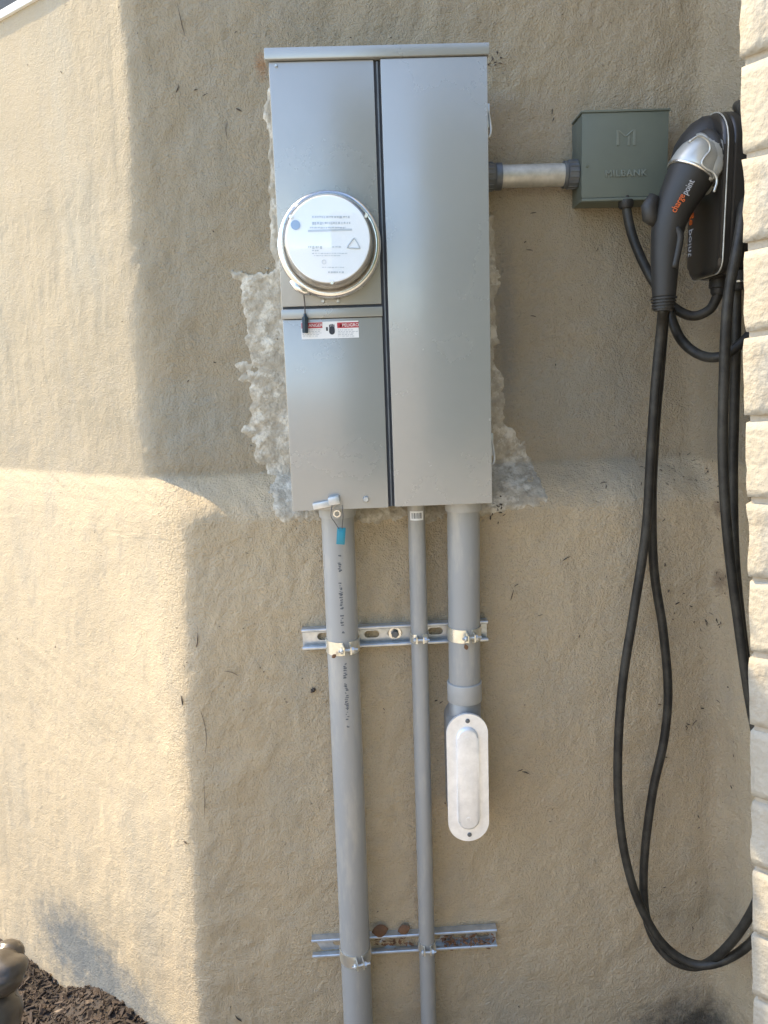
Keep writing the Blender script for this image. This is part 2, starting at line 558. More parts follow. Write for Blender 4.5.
# normals
P = np.stack([PX, PY, PZ], -1)
du = np.gradient(P, axis=1); dv = np.gradient(P, axis=0)
N = np.cross(du, dv); N /= np.linalg.norm(N, axis=2, keepdims=True) + 1e-9
if N[300, 300, 1] > 0:
    N = -N
u, v = SS, PZ
wob_u = u + 0.03 * fbm(u * 8, v * 8, 90, 2); wob_v = v + 0.03 * fbm(u * 8, v * 8, 95, 2)
lf = np.clip((0.02 - u) / 0.04, 0, 1)
low = np.clip((Z_LB - v) / 0.05, 0, 1)
calm = 1 - 0.68 * lf
disp = 0.009 * fbm(u * 2.5 + 5, v * 2.5 + 9, 1, 2)
disp += calm * 0.0042 * fbm(wob_u * 16 + 30, wob_v * 14 + 40, 11, 3)
rid = 1 - np.abs(2 * fbm(wob_u * 22 + 7, wob_v * 9 + 3, 21, 2))
disp += calm * 0.0014 * (rid - 0.6)
disp += calm * 0.0016 * fbm(u * 62 + 11, v * 58 + 2, 31, 2)
disp += calm * 0.0045 * np.clip(fbm(wob_u * 5 + 3, wob_v * 13 + 8, 141, 3), -0.25, 0.06)
# trowel strokes: vertical on the left facet, slanting just below its ledge
st_u = 0.0016 * fbm(wob_u * 30 + wob_v * 2, wob_v * 2.4 + 2, 41, 3) * np.clip((v - Z_LT) / 0.06, 0, 1)
sl = np.clip((v - 0.55) / 0.3, 0, 1) * np.clip((Z_LB - 0.01 - v) / 0.03, 0, 1)
st_l = 0.0014 * fbm((u + v * 0.6 * sl) * 24, (v - u * 0.6 * sl) * 4, 47, 3) * low
disp += lf * (st_u + st_l)
disp[PZ > 2.16] *= 0.3
disp *= 1 - 0.8 * np.clip((PZ - 1.80) / 0.08, 0, 1) * np.clip((-0.12 - u) / 0.1, 0, 1)
disp[:, :6] *= 0.0
P0 = P.copy()
P = P + N * disp[..., None]
nr, nc = PX.shape
def grid_mesh(name, V, nr, nc, flip=False):
    idx = np.arange(nr * nc).reshape(nr, nc)
    q = np.stack([idx[:-1, :-1], idx[:-1, 1:], idx[1:, 1:], idx[1:, :-1]], -1).reshape(-1, 4)
    if flip:
        q = q[:, ::-1]
    me = bpy.data.meshes.new(name)
    me.vertices.add(len(V)); me.vertices.foreach_set('co', V.reshape(-1).astype(np.float32))
    me.loops.add(q.size); me.loops.foreach_set('vertex_index', q.reshape(-1).astype(np.int32))
    me.polygons.add(len(q))
    me.polygons.foreach_set('loop_start', np.arange(0, q.size, 4, dtype=np.int32))
    me.polygons.foreach_set('use_smooth', np.ones(len(q), dtype=bool))
    me.update(calc_edges=True)
    return me
wme = grid_mesh('stucco_wall', P.reshape(-1, 3), nr, nc)
# the thickness behind the plaster
bmw = bmesh.new(); bmw.from_mesh(wme)
bk = [bmw.verts.new((x, y, z)) for z in (-0.12, 3.4) for x, y in ((PX[0, 0] + 0.13, PY[0, 0] + 0.17), (cx[0] + 0.06, 0.22), (rx[0] + 0.45, 0.22), (PX[0, -1] + 0.3, PY[0, -1]))]
for k in range(3):
    bmw.faces.new((bk[k], bk[k + 4], bk[k + 5], bk[k + 1]))
bmw.to_mesh(wme); bmw.free()
def on_wall(px, py):
    """nearest point of the wall's surface along the view ray, with its normal"""
    d = np.array(ray(px, py)); d /= np.linalg.norm(d)
    c = np.array(CAM)
    w = P[::3, ::3] - c
    tt = w @ d
    dist = np.linalg.norm(w - tt[..., None] * d, axis=2)
    i, j = np.unravel_index(np.argmin(dist), dist.shape)
    a0, a1 = max(3 * i - 3, 0), max(3 * j - 3, 0)
    w = P[a0:3 * i + 4, a1:3 * j + 4] - c
    tt = w @ d
    dist = np.linalg.norm(w - tt[..., None] * d, axis=2)
    i, j = np.unravel_index(np.argmin(dist), dist.shape)
    q, n = P[a0 + i, a1 + j], N[a0 + i, a1 + j]
    k = ((q - c) @ n) / (d @ n)              # slide along the tangent plane to the exact ray
    return Vector(c + d * k), Vector(n)

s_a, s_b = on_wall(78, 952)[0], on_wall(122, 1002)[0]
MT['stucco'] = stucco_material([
    (s_a, (0.200, 0.4, 0.155), (0.190, 0.200, 0.192), 0.9),  # grey blotch low on the left face, continued by the next
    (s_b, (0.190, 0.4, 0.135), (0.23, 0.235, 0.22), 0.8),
    (on_wall(694, 1034)[0], (0.160, 0.4, 0.125), (0.105, 0.092, 0.070), 0.97),  # dark blotch at the right end of the wall foot
    (on_wall(195, 420)[0], (0.14, 0.2, 0.10), (0.33, 0.315, 0.255), 0.55),  # greyer tone above the ledge, either side of the cabinet
    (on_wall(560, 400)[0], (0.16, 0.2, 0.12), (0.34, 0.325, 0.265), 0.5),
    (on_wall(505, 330)[0], (0.030, 0.2, 0.22), (0.25, 0.235, 0.20), 0.6),
    (on_wall(262, 66)[0], (0.016, 0.2, 0.025), (0.33, 0.17, 0.07), 0.7),
    (on_wall(719, 580)[0], (0.012, 0.2, 0.03), (0.20, 0.14, 0.09), 0.6),
    (on_wall(719, 508)[0], (0.012, 0.2, 0.02), (0.20, 0.14, 0.09), 0.6),
])
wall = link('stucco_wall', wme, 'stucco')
tag(wall, 'tan painted stucco house wall with sloped ledge and angled left face', 'wall')

# white trim and charcoal board above the left face
fdir = Vector((math.cos(FACET), -math.sin(FACET), 0)); fnor = Vector((-math.sin(FACET), -math.cos(FACET), 0))
A_, _ = on_wall(3, 21)
ztr = A_.z + 0.002
def facet_bar(name, z0, z1, out, m, bev=0.004, inn=-0.03):
    bm = bmesh.new()
    c0 = Vector((zc_u0.x, 0, 0))
    bm = box(-2.9, 0.012, inn, out, z0, z1, bev)
    for vv in bm.verts:
        p = c0 + fdir * vv.co.x + fnor * vv.co.y
        vv.co = Vector((p.x, p.y, vv.co.z))
    return obj(name, bm, m, wall, autosmooth=40)
facet_bar('trim_strip', ztr, ztr + 0.015, 0.005, 'trim', 0.0015)
facet_bar('board', ztr + 0.0155, ztr + 0.34, 0.003, 'siding')

# ------------------------------------------------------------------ cabinet geometry (needed by the plaster patch)
YF = -0.190
tl, tr_ = at(271, 52, YF), at(486, 46, YF)
bl, br = at(288, 512, YF), at(492, 503, YF)
CX0, CX1 = (tl.x + bl.x) / 2, (tr_.x + br.x) / 2
CZ1, CZ0 = (tl.z + tr_.z) / 2 + 0.004, (bl.z + br.z) / 2

# rough plaster round the cabinet, fused into the wall
j0 = np.argmin(np.abs(PX[300] - (CX0 - 0.10))); j1 = np.argmin(np.abs(PX[300] - (CX1 + 0.16)))
i0 = np.argmin(np.abs(zz - (CZ0 - 0.06))); i1 = np.argmin(np.abs(zz - (CZ1 + 0.06)))
Q = P[i0:i1, j0:j1].copy(); QN = N[i0:i1, j0:j1]
qx, qz = Q[..., 0], Q[..., 2]
def band(d, w):                              # 1 at the cabinet, 0 at distance w
    return 1 - d / w
zrel = (qz - CZ0) / (CZ1 - CZ0)
wl = np.where(zrel > 0.585 + 0.02 * fbm(qx * 60, qz * 60, 65, 2), 0.022, 0.072)     # narrow above, wide below on the left
wl = np.where(zrel < 0.06, 0.045, wl)
dl = np.maximum(CX0 - qx, 0); dr = np.maximum(qx - CX1, 0)
wr = np.where(zrel > 0.70, 0.022, np.clip(0.040 + 0.045 * (0.20 - zrel) / 0.08 + 0.02 * fbm(qx * 50, qz * 50, 66, 2), 0.040, 0.085))
db = np.maximum(CZ0 - qz, 0); dt = np.maximum(qz - CZ1, 0)
dd = np.hypot(np.hypot(dl / wl, dr / wr), np.hypot(db / 0.034, dt / 0.012))
nz = fbm(qx * 26, qz * 26, 61, 4, 0.6)
msk = 1.22 - dd + 0.5 * nz
hh = np.clip(msk * 0.016, -0.010, 0.0030) + 0.0019 * fbm(qx * 90, qz * 90, 71, 3, 0.65) + 0.0013 * fbm(qx * 40, qz * 30, 77, 2)
Q = Q + QN * hh[..., None]
plaster = link('plaster_patch', grid_mesh('plaster_patch', Q.reshape(-1, 3), Q.shape[0], Q.shape[1]), 'plaster', wall)
plaster['label'] = 'rough bare plaster patched around the grey cabinet'

# ------------------------------------------------------------------ ground
gme = bmesh.new()
bmesh.ops.create_grid(gme, x_segments=2, y_segments=2, size=400)
for vv in gme.verts:
    vv.co.z = -0.10
ground = obj('ground', gme, 'ground')
tag(ground, kind='structure')
# mulch bed, mounded at the foot of the wall
gx, gy = np.meshgrid(np.linspace(-2.2, 1.2, 300), np.linspace(-0.95, 0.9, 180))
mW = [on_wall(*q)[0] for q in ((4, 975), (40, 984), (75, 986), (106, 990), (128, 1005), (146, 1023))]
mXs = [q.x for q in mW] + [mW[-1].x + 0.03]; mZs = [q.z - 0.004 for q in mW] + [-0.055]; mYs = [q.y for q in mW] + [mW[-1].y - 0.02]
mXs = [mXs[0] - 0.4] + mXs; mZs = [mZs[0] - 0.05] + mZs; mYs = [mYs[0] + 0.25] + mYs
def mound(x, y):
    h = -0.055 + 0.018 * fbm(x * 6, y * 6, 81, 3)
    top = np.interp(x, mXs, mZs)
    wy = np.interp(x, mXs, mYs)
    fall = np.exp(-(np.clip(wy - 0.03 - y, 0, 9) / 0.16) ** 2)
    h = np.maximum(h, lerp(-0.055, top, fall))
    return h + 0.010 * fbm(x * 30, y * 30, 85, 3) + 0.006 * fbm(x * 90, y * 90, 88, 2)
gz = mound(gx, gy)
edge = np.minimum(np.minimum((gx + 2.2) / 0.15, (1.2 - gx) / 0.15), (gy + 0.95) / 0.12)
gz = np.where(edge < 1, lerp(-0.105, gz, np.clip(edge, 0, 1)), gz)
bed = link('mulch_bed', grid_mesh('mulch_bed', np.stack([gx, gy, gz], -1).reshape(-1, 3), *gx.shape), 'soil')
tag(bed, kind='structure')
# loose chips
def chips():
    V, Fc = [], []
    rs = random.Random(5)
    def add(x, y, z, l, w, h):
        q = Quaternion((rs.gauss(0, 1), rs.gauss(0, 1), rs.gauss(0, 1), rs.gauss(0, 1))).normalized()
        q = Quaternion((0, 0, 1), rs.uniform(0, 6.28)) @ Quaternion((1, 0, 0), rs.gauss(0, 0.5)) @ Quaternion((0, 1, 0), rs.gauss(0, 0.45))
        k = len(V)
        for sx, sy, sz in ((-1, -1, -1), (1, -.6, -1), (1, .7, -1), (-1, 1, -1), (-1, -1, 1), (1, -.6, 1), (1, .7, 1), (-1, 1, 1)):
            p = q @ Vector((sx * l * rs.uniform(.75, 1.1), sy * w * rs.uniform(.6, 1.1), sz * h))
            V.append((x + p.x, y + p.y, z + p.z))
        for f in ((0, 3, 2, 1), (4, 5, 6, 7), (0, 1, 5, 4), (1, 2, 6, 5), (2, 3, 7, 6), (3, 0, 4, 7)):
            Fc.append([k + a for a in f])
    for _ in range(9000):
        x = rs.uniform(-1.1, -0.36)
        y = rs.uniform(-0.45, 0.35)
        z = float(mound(np.array(x), np.array(y)))
        l = rs.choice((0.002, 0.003, 0.004, 0.006, 0.012)) * rs.uniform(.7, 1.3)
        add(x, y, z + 0.003, l, l * rs.uniform(.2, .5), 0.0016)
    me = bpy.data.meshes.new('mulch_chips')
    me.from_pydata(V, [], Fc)
    return me
tag(link('mulch_chips', chips(), 'chip'), 'loose dark brown wood mulch chips heaped along the wall foot', 'mulch', kind='stuff')

# ------------------------------------------------------------------ meter cabinet
cab = thing('meter_cabinet', ((CX0 + CX1) / 2, -0.08, CZ0), 'tall grey steel electrical meter cabinet with two doors', 'cabinet')
CWD = CX1 - CX0
obj('cabinet_body', box(CX0, CX1, YF + 0.014, 0.03, CZ0 + 0.003, CZ1 - 0.020, 0.003), 'cabinet', cab, autosmooth=40)
# top cap with a turned-down lip
capb = box(CX0 - 0.004, CX1 + 0.004, YF - 0.006, 0.02, CZ1 - 0.0175, CZ1, 0.0022)
obj('top_cap', capb, 'cabinet', cab, autosmooth=40)
XD = (at(382, 200, YF).x + at(391, 500, YF).x) / 2
ZB = (at(333, 306, YF).z)
ZB2 = at(333, 318, YF).z
zt = CZ1 - 0.019
# left: socket door (upper), sealed cover (lower); right: breaker door
obj('meter_panel', box(CX0 + 0.002, XD - 0.0055, YF, YF + 0.013, ZB + 0.001, zt, 0.0018), 'cabinet', cab, autosmooth=40)
cb = box(CX0 + 0.0005, XD - 0.0045, YF - 0.0045, YF + 0.013, ZB2, ZB - 0.0035, 0.002)
obj('cross_rail', cb, 'cabinet', cab, autosmooth=40)
obj('lower_cover', box(CX0 + 0.002, XD - 0.0055, YF - 0.001, YF + 0.013, CZ0, ZB2 - 0.0008, 0.0018), 'cabinet', cab, autosmooth=40)
door = obj('breaker_door', box(XD + 0.005, CX1 + 0.001, YF - 0.003, YF + 0.013, CZ0 + 0.001, zt, 0.0024), 'cabinet', cab, autosmooth=40)
obj('gap_strip', box(XD - 0.0053, XD + 0.0048, YF + 0.006, YF + 0.0135, CZ0 + 0.001, zt - 0.001), 'groove', cab)
obj('gap_strip', box(CX0 + 0.003, XD - 0.006, YF + 0.004, YF + 0.0132, ZB - 0.0033, ZB + 0.0008), 'groove', cab)
obj('center_post', box(XD - 0.0012, XD + 0.0015, YF + 0.001, YF + 0.006, CZ0 + 0.002, zt - 0.002, 0.0006), 'hub', cab)
def screw(p, r, parent, m='galv', ax=(0, -1, 0), name='screw', h=0.003, hexed=False):
    b_ = lathe([(0, 0), (r, 0), (r, h * 0.6), (r * 0.75, h), (0, h)], p, ax, 6 if hexed else 16)
    o = obj(name, b_, m, parent, autosmooth=40)
    return o
for px, py in ((323, 301), (338, 301)):
    screw(at(px, py, YF), 0.0034, cab)
screw(at(366, 499, YF), 0.0055, cab, hexed=True, h=0.006)
screw(at(276, 66, YF), 0.0022, cab)
# hasp at the foot of the lower cover
hp = at(330, 503, YF - 0.004)
hb = box(hp.x - 0.030, hp.x + 0.004, hp.y - 0.003, hp.y + 0.003, hp.z - 0.006, hp.z + 0.005, 0.0015)
box(hp.x - 0.002, hp.x + 0.018, hp.y - 0.009, hp.y + 0.003, hp.z - 0.004, hp.z + 0.011, 0.003, bm=hb)
bmesh.ops.rotate(hb, verts=hb.verts, cent=hp, matrix=Matrix.Rotation(R(-9), 3, 'Y'))
hasp = obj('hasp', hb, 'galv', cab, autosmooth=40)
# latches on the right edge
for py0, py1 in ((105, 137), (433, 462)):
    a, c = at(489 if py0 < 200 else 492, py0, YF + 0.02), at(489 if py0 < 200 else 492, py1, YF + 0.02)
    lb = box(CX1 + 0.0012, CX1 + 0.0065, YF + 0.012, YF + 0.034, c.z + 0.012, a.z, 0.0012)
    pts = [Vector((CX1 + 0.004, YF + 0.012, a.z - 0.012)), Vector((CX1 + 0.0075, YF + 0.010, c.z + 0.012)), Vector((CX1 + 0.006, YF + 0.010, c.z)), Vector((CX1 + 0.0015, YF + 0.012, c.z - 0.003))]
    tube(catmull(pts, 6), 0.0018, 8, lb)
    obj('latch', lb, 'galv', cab, autosmooth=40)
s1 = at(494, 495, -0.12)
sb = cyl(Vector((CX1 - 0.002, -0.12, s1.z)), Vector((CX1 + 0.009, -0.12, s1.z)), 0.005, 6)
obj('side_bolt', sb, 'galv', cab, autosmooth=40)
# warning sticker
sa, sb_ = at(301, 326, YF - 0.001), at(359, 338, YF - 0.001)
def flat(px0, py0, px1, py1, d, bm=None):
    a, c = at(px0, py0, YF), at(px1, py1, YF)
    return box(a.x, c.x, YF - 0.001 - d, YF - 0.001, c.z, a.z, bm=bm)
stk = obj('warning_sticker', flat(301, 322.5, 359, 337.5, 0.0004), 'white', cab)
stk['label'] = 'white and red danger sticker'
obj('red_band', flat(301.3, 323, 322.5, 328, 0.0007), 'red', stk)
obj('red_band', flat(337, 322.7, 358.7, 327.5, 0.0007), 'red', stk)
def front_text(name, s, px, py, size, m, parent, Y, tilt=0.0, extrude=0.0003, xs=1.0, bevel=0.0, spacing=1.0):
    p = at(px, py, Y)
    x = Vector((math.cos(tilt), 0, math.sin(tilt))); y = Vector((-math.sin(tilt), 0, math.cos(tilt)))
    return text_obj(name, s, size, frame(p, x, y), m, parent, extrude, bevel, spacing, xs)
front_text('lettering', 'DANGER', 314, 325.5, 0.0072, 'white', stk, YF - 0.0019)
front_text('lettering', 'PELIGRO', 350.5, 325.1, 0.0072, 'white', stk, YF - 0.0019)
tp = at(341, 325.2, YF - 0.0017)
tb = bmesh.new()
tb.faces.new([tb.verts.new(tp + Vector(q)) for q in ((-0.0032, 0, -0.0028), (0.0032, 0, -0.0028), (0, 0, 0.0030))])
obj('warning_triangle', tb, 'white', stk)
rs = random.Random(3)
lb = bmesh.new()
for c0, c1 in ((302.5, 321.5), (338, 358)):
    for k in range(5):
        y = 329.6 + k * 1.55
        x = c0
        e = c1 - rs.uniform(0, 6)
        while x < e:
            w = rs.uniform(1.0, 3.2)
            flat(x, y, min(x + w, c1), y + 0.65, 0.0006, lb)
            x += w + 0.7
tag(obj('fine_print', lb, 'grey_print', stk), kind='stuff')
# the hand-and-bolt pictogram
pg = prism(stadium(0.0095, 0.0135), lambda u_, v_, d: at(332, 330.5, YF) + Vector((u_, -d, v_)), 0.001, 0.0018)
for k in range(4):
    pp = at(332, 330.5, YF) + Vector((-0.0036 + k * 0.0024, -0.0016, 0.0065))
    box(pp.x - 0.0009, pp.x + 0.0009, pp.y, pp.y + 0.0008, pp.z - 0.002, pp.z + 0.003 + (0.001 if k in (1, 2) else 0), bm=pg)
pp = at(327.3, 329, YF) + Vector((0, -0.0016, 0))
box(pp.x - 0.002, pp.x + 0.001, pp.y, pp.y + 0.0008, pp.z - 0.003, pp.z + 0.003, bm=pg)
obj('hand_pictogram', pg, 'ink', stk)

# ------------------------------------------------------------------ electric meter
mc = at(329.8, 247.0, YF)
met = thing('electric_meter', mc, 'round electric meter with white face and steel ring on the cabinet', 'meter')
ax = Vector((0, -1, 0))
obj('socket_collar', lathe([(0.080, -0.001), (0.0905, -0.001), (0.0905, 0.008), (0.086, 0.012), (0.080, 0.012)], mc, ax, 72, rs=0.925), 'cabinet', met, autosmooth=35)
obj('sealing_ring', lathe([(0.0765, 0.010), (0.0885, 0.010), (0.0905, 0.014), (0.0905, 0.022), (0.0875, 0.027), (0.0815, 0.0285), (0.0780, 0.026), (0.0765, 0.020)], mc, ax, 80, rs=0.925), 'ring', met, smooth=True)
obj('meter_drum', lathe([(0, 0.002), (0.0778, 0.002), (0.0778, 0.020), (0.0745, 0.024), (0.0735, 0.060), (0.0715, 0.066), (0, 0.066)], mc, ax, 72, rs=0.925), 'meter_side', met, autosmooth=35)
face = obj('meter_face', lathe([(0, 0.0665), (0.0695, 0.0665), (0.0705, 0.0675), (0.0695, 0.069), (0, 0.069)], mc, ax, 72, rs=0.925), 'meter_face', met, autosmooth=35)
obj('glass_cover', lathe([(0.0772, 0.024), (0.0770, 0.030), (0.0760, 0.074), (0.0745, 0.0785), (0.0715, 0.0805), (0, 0.0815), (0, 0.0795), (0.0705, 0.0785), (0.0728, 0.0770), (0.0740, 0.073), (0.0752, 0.030), (0.0755, 0.024), (0.0772, 0.024)], mc, ax, 80, rs=0.925), 'glass', met, smooth=True)
YFc = mc.y - 0.0692
def face_pt(px, py, d=0.0):
    return at(px, py, YFc - d)
def fbox(px0, py0, px1, py1, b_=None):
    a, c = face_pt(px0, py0), face_pt(px1, py1)
    return box(a.x, c.x, YFc - 0.0004, YFc, c.z, a.z, bm=b_)
pb = fbox(308, 230, 352, 230.6)
rs = random.Random(11)
for (x0, x1, y, h) in ((312, 348, 216, 2.2), (312, 350, 222, 3.0), (310, 346, 227, 1.6), (308, 322, 246, 3), (312, 318, 250, 1.2), (332, 341, 246.5, 1.0), (312, 346, 253, 0.9), (314, 340, 255.3, 0.8), (322, 343, 267, 1.0), (328, 344, 271.5, 1.6)):
    x = x0
    while x < x1:
        w = rs.uniform(0.8, 2.6)
        fbox(x, y, x + w, y + h * rs.uniform(0.5, 1), pb)
        x += w + rs.uniform(0.4, 1.2)
tag(obj('face_print', pb, 'meter_print', face), kind='stuff')
tri = [face_pt(*q, d=0.0006) for q in ((354, 237.5), (346.5, 248), (360.5, 248.5))]
ring_pts = []
for k in range(3):
    a, c, d_ = tri[k - 1], tri[k], tri[(k + 1) % 3]
    ring_pts += [c.lerp(a, 0.22), c.lerp(a, 0.05).lerp(c.lerp(d_, 0.05), 0.5), c.lerp(d_, 0.22)]
ring_pts.append(ring_pts[0])
obj('triangle_mark', tube(ring_pts, 0.0009, 6), 'meter_print', face)
p = face_pt(295.5, 225)
obj('blue_dot', cyl(p, p + ax * 0.001, 0.0072, 24), mat('pale_blue_dot', (0.30, 0.42, 0.58)), face)
p = face_pt(324, 262)
obj('face_print', lathe([(0.0028, 0), (0.0034, 0), (0.0034, 0.0005), (0.0028, 0.0005)], p, ax, 16), 'meter_print', face)
for q in ((366.5, 216), (291, 217), (332, 283)):
    screw(face_pt(*q), 0.0032, met, 'zinc', h=0.004)
# ring clamp lug
lg = at(301, 290, YF - 0.022)
obj('ring_lug', tube([lg + Vector((-0.016, 0.003, 0.014)), lg + Vector((-0.006, -0.002, 0.004)), lg + Vector((0.006, -0.002, -0.003)), lg + Vector((0.016, 0.002, -0.006))], [0.003, 0.006, 0.006, 0.003], 10), 'ring', met, smooth=True)
# dark seal hanging from the ring
sl_ = thing('meter_seal', at(304, 296, YF - 0.02), 'dark blue plastic seal hanging on wire below the round meter', 'seal')
w0, w1 = at(303.5, 292, YF - 0.026), at(305, 316, YF - 0.012)
obj('wire', tube([w0, w0.lerp(w1, 0.5) + Vector((0.001, -0.001, 0)), w1], 0.0011, 8), 'wire', sl_)
w2 = at(305.3, 333, YF - 0.010)
tb = tube([w1 + Vector((0, 0, 0.004)), w1, w1.lerp(w2, 0.08), w1.lerp(w2, 0.92), w2], [0.0022, 0.0026, 0.0050, 0.0050, 0.0044], 8)
obj('seal_body', tb, 'seal', sl_, autosmooth=40)

# ------------------------------------------------------------------ conduits
def vpipe(name, pxs, Y, r, z0, z1, label, extra_top=None):
    """pxs: two image points of the pipe axis"""
    a, c = at(*pxs[0], Y), at(*pxs[1], Y)
    def axis(z):
        t_ = (z - a.z) / (c.z - a.z)
        return Vector((lerp(a.x, c.x, t_), Y, z))
    th = thing(name, axis(z0), label, 'conduit', )
    obj('pipe', cyl(axis(z0), axis(z1), r, 40), 'pvc', th, autosmooth=40)
    return th, axis
YP = -DL - 0.0205 - 0.030
pl, axl = vpipe('pvc_conduit', ((338.5, 540), (358, 1015)), YP, 0.0298, -0.14, CZ0 + 0.06,
                'thick grey plastic conduit with printed lettering under the cabinet', None)
obj('bell_end', lathe([(0.0300, 0), (0.0332, 0), (0.0334, 0.002), (0.0334, 0.06), (0.030, 0.06)], axl(CZ0 - 0.022), (0, 0, 1), 40), 'pvc_light', pl, autosmooth=40)
# ink lettering down the pipe
ib = bmesh.new()
rs = random.Random(21)
def ink(py, w, h, off):
    z = at(338, py, YP - 0.0298).z
    c = axl(z)
    ang = 0.02 + off
    p = c + Vector((math.sin(ang) * 0.0300, -math.cos(ang) * 0.0300, 0))
    return box(p.x - w, p.x + w, p.y - 0.0002, p.y + 0.0012, p.z - h, p.z + h, bm=ib)
y = 556.0
while y < 728:
    if 634 < y < 664 or rs.random() < 0.12:
        y += 5
        continue
    hgt = rs.uniform(0.6, 1.5)
    for k in range(rs.choice((1, 2, 2, 3))):
        o_ = rs.uniform(-0.07, 0.07) + (0.10 if y > 660 else 0.04)
        ink(y + rs.uniform(-0.6, 0.6), rs.uniform(0.0008, 0.0026), 0.0008 * hgt, o_)
    y += rs.uniform(1.7, 2.6)
tag(obj('printed_lettering', ib, mat('faded_ink', (0.11, 0.115, 0.125), None, 0.7), pl), kind='stuff')
YPm = -DL - 0.0205 - 0.0167
pm, axm = vpipe('pvc_conduit', ((417.5, 560), (428.5, 1015)), YPm, 0.0160, -0.14, CZ0 + 0.06,
                'thin grey plastic conduit between the two thicker ones')
bc = axm(at(415, 516, YPm - 0.016).z)
def bar_patch(a0, a1, z0, z1, r):
    b_ = bmesh.new()
    n = 8
    lo = [b_.verts.new(bc + Vector((math.sin(lerp(a0, a1, k / n)) * r, -math.cos(lerp(a0, a1, k / n)) * r, z0))) for k in range(n + 1)]
    hi = [b_.verts.new(bc + Vector((math.sin(lerp(a0, a1, k / n)) * r, -math.cos(lerp(a0, a1, k / n)) * r, z1))) for k in range(n + 1)]
    for k in range(n):
        b_.faces.new((lo[k], lo[k + 1], hi[k + 1], hi[k]))
    return b_
st = obj('barcode_sticker', bar_patch(-0.85, 0.75, -0.0085, 0.0085, 0.0166), 'white', pm, smooth=True)
bb = None
for k, (a, w) in enumerate(((-0.6, .07), (-0.45, .05), (-0.3, .12), (-0.08, .05), (0.05, .10), (0.25, .06), (0.38, .12))):
    g = bar_patch(a, a + w, -0.005, 0.0055, 0.0169)
    bb = merge(bb, g) if bb else g
obj('bars', bb, 'ink', st)
# right conduit ends in the elbow body
pr_, axr = vpipe('pvc_conduit', ((463.5, 540), (464.5, 680)), YP, 0.0298, at(464, 690, YP).z, CZ0 + 0.06,
                 'short thick grey plastic conduit ending in the aluminium elbow body')
obj('bell_end', lathe([(0.0300, 0), (0.0330, 0), (0.0334, 0.002), (0.0334, 0.06), (0.030, 0.06)], axr(CZ0 - 0.020), (0, 0, 1), 40), 'pvc_light', pr_, autosmooth=40)
zc0, zc1 = at(464, 706, YP - 0.03).z, at(464, 687, YP - 0.03).z
obj('coupling', lathe([(0.0290, 0), (0.0322, 0), (0.0328, 0.001), (0.0328, zc1 - zc0 - 0.001), (0.0318, zc1 - zc0), (0.0290, zc1 - zc0)], axr(zc0), (0, 0, 1), 40), 'pvc_light', pr_, autosmooth=40)

# elbow body (LB)
YC = -DL - 0.096
lc = at(468, 778.5, YC)
lbt = thing('conduit_elbow_body', lc, 'oval aluminium conduit elbow body with bare screwed cover', 'conduit body')
zt_, zb_ = at(468, 715, YC).z, at(468, 842, YC).z
LW, LH = 0.0775, zt_ - zb_
pt = lambda u_, v_, d: Vector((lc.x + u_, -DL + 0.02 - d, lc.z + v_))
body_b = prism(stadium(LW - 0.010, LH - 0.012), pt, 0.0, 0.106, 0.0)
obj('housing', body_b, mat('housing_casting', (0.36, 0.36, 0.35), None, 0.5, metal=0.4), lbt, autosmooth=40)
obj('neck', lathe([(0, -0.03), (0.0305, -0.03), (0.0305, 0.045), (0.0290, 0.047), (0, 0.047)], Vector((axr(zc0).x, YP, zc0 - 0.042)), (0, 0, 1), 36), mat('neck_casting', (0.34, 0.34, 0.33), None, 0.5, metal=0.5), lbt, autosmooth=40)
obj('gasket', prism(stadium(LW - 0.003, LH - 0.003), pt, 0.1062, 0.1095), 'black', lbt, autosmooth=40)
cover = obj('cover', prism(stadium(LW, LH, 20), pt, 0.1098, 0.116, 0.002, 2), 'alum', lbt, autosmooth=40)
obj('raised_panel', prism(stadium(0.0405, LH - 0.052, 16), pt, 0.1158, 0.1225, 0.0045, 4), 'alum', cover, autosmooth=50)
for dv in (1, -1):
    screw(pt(0.001, dv * (LH / 2 - 0.0135), 0.116), 0.0042, cover, 'hub', h=0.0022)
    obj('rivet', lathe([(0.0030, 0), (0.0052, 0), (0.0052, 0.0007), (0.0030, 0.0007)], pt(-0.001, dv * (LH / 2 - 0.048), 0.1224), ax, 18), 'alum', cover)
eb = bmesh.new()
rs = random.Random(31)
for col_, n_ in ((-0.006, 13), (0.006, 11)):
    for k in range(n_):
        p = pt(col_ + rs.uniform(-0.0012, 0.0012), -0.018 + k * 0.0036, 0.1224)
        box(p.x - rs.uniform(0.0008, 0.0022), p.x + rs.uniform(0.0008, 0.0022), p.y - 0.0005, p.y + 0.001, p.z - 0.0008, p.z + 0.0010, bm=eb)
tag(obj('cast_marks', eb, 'alum', cover), kind='stuff')

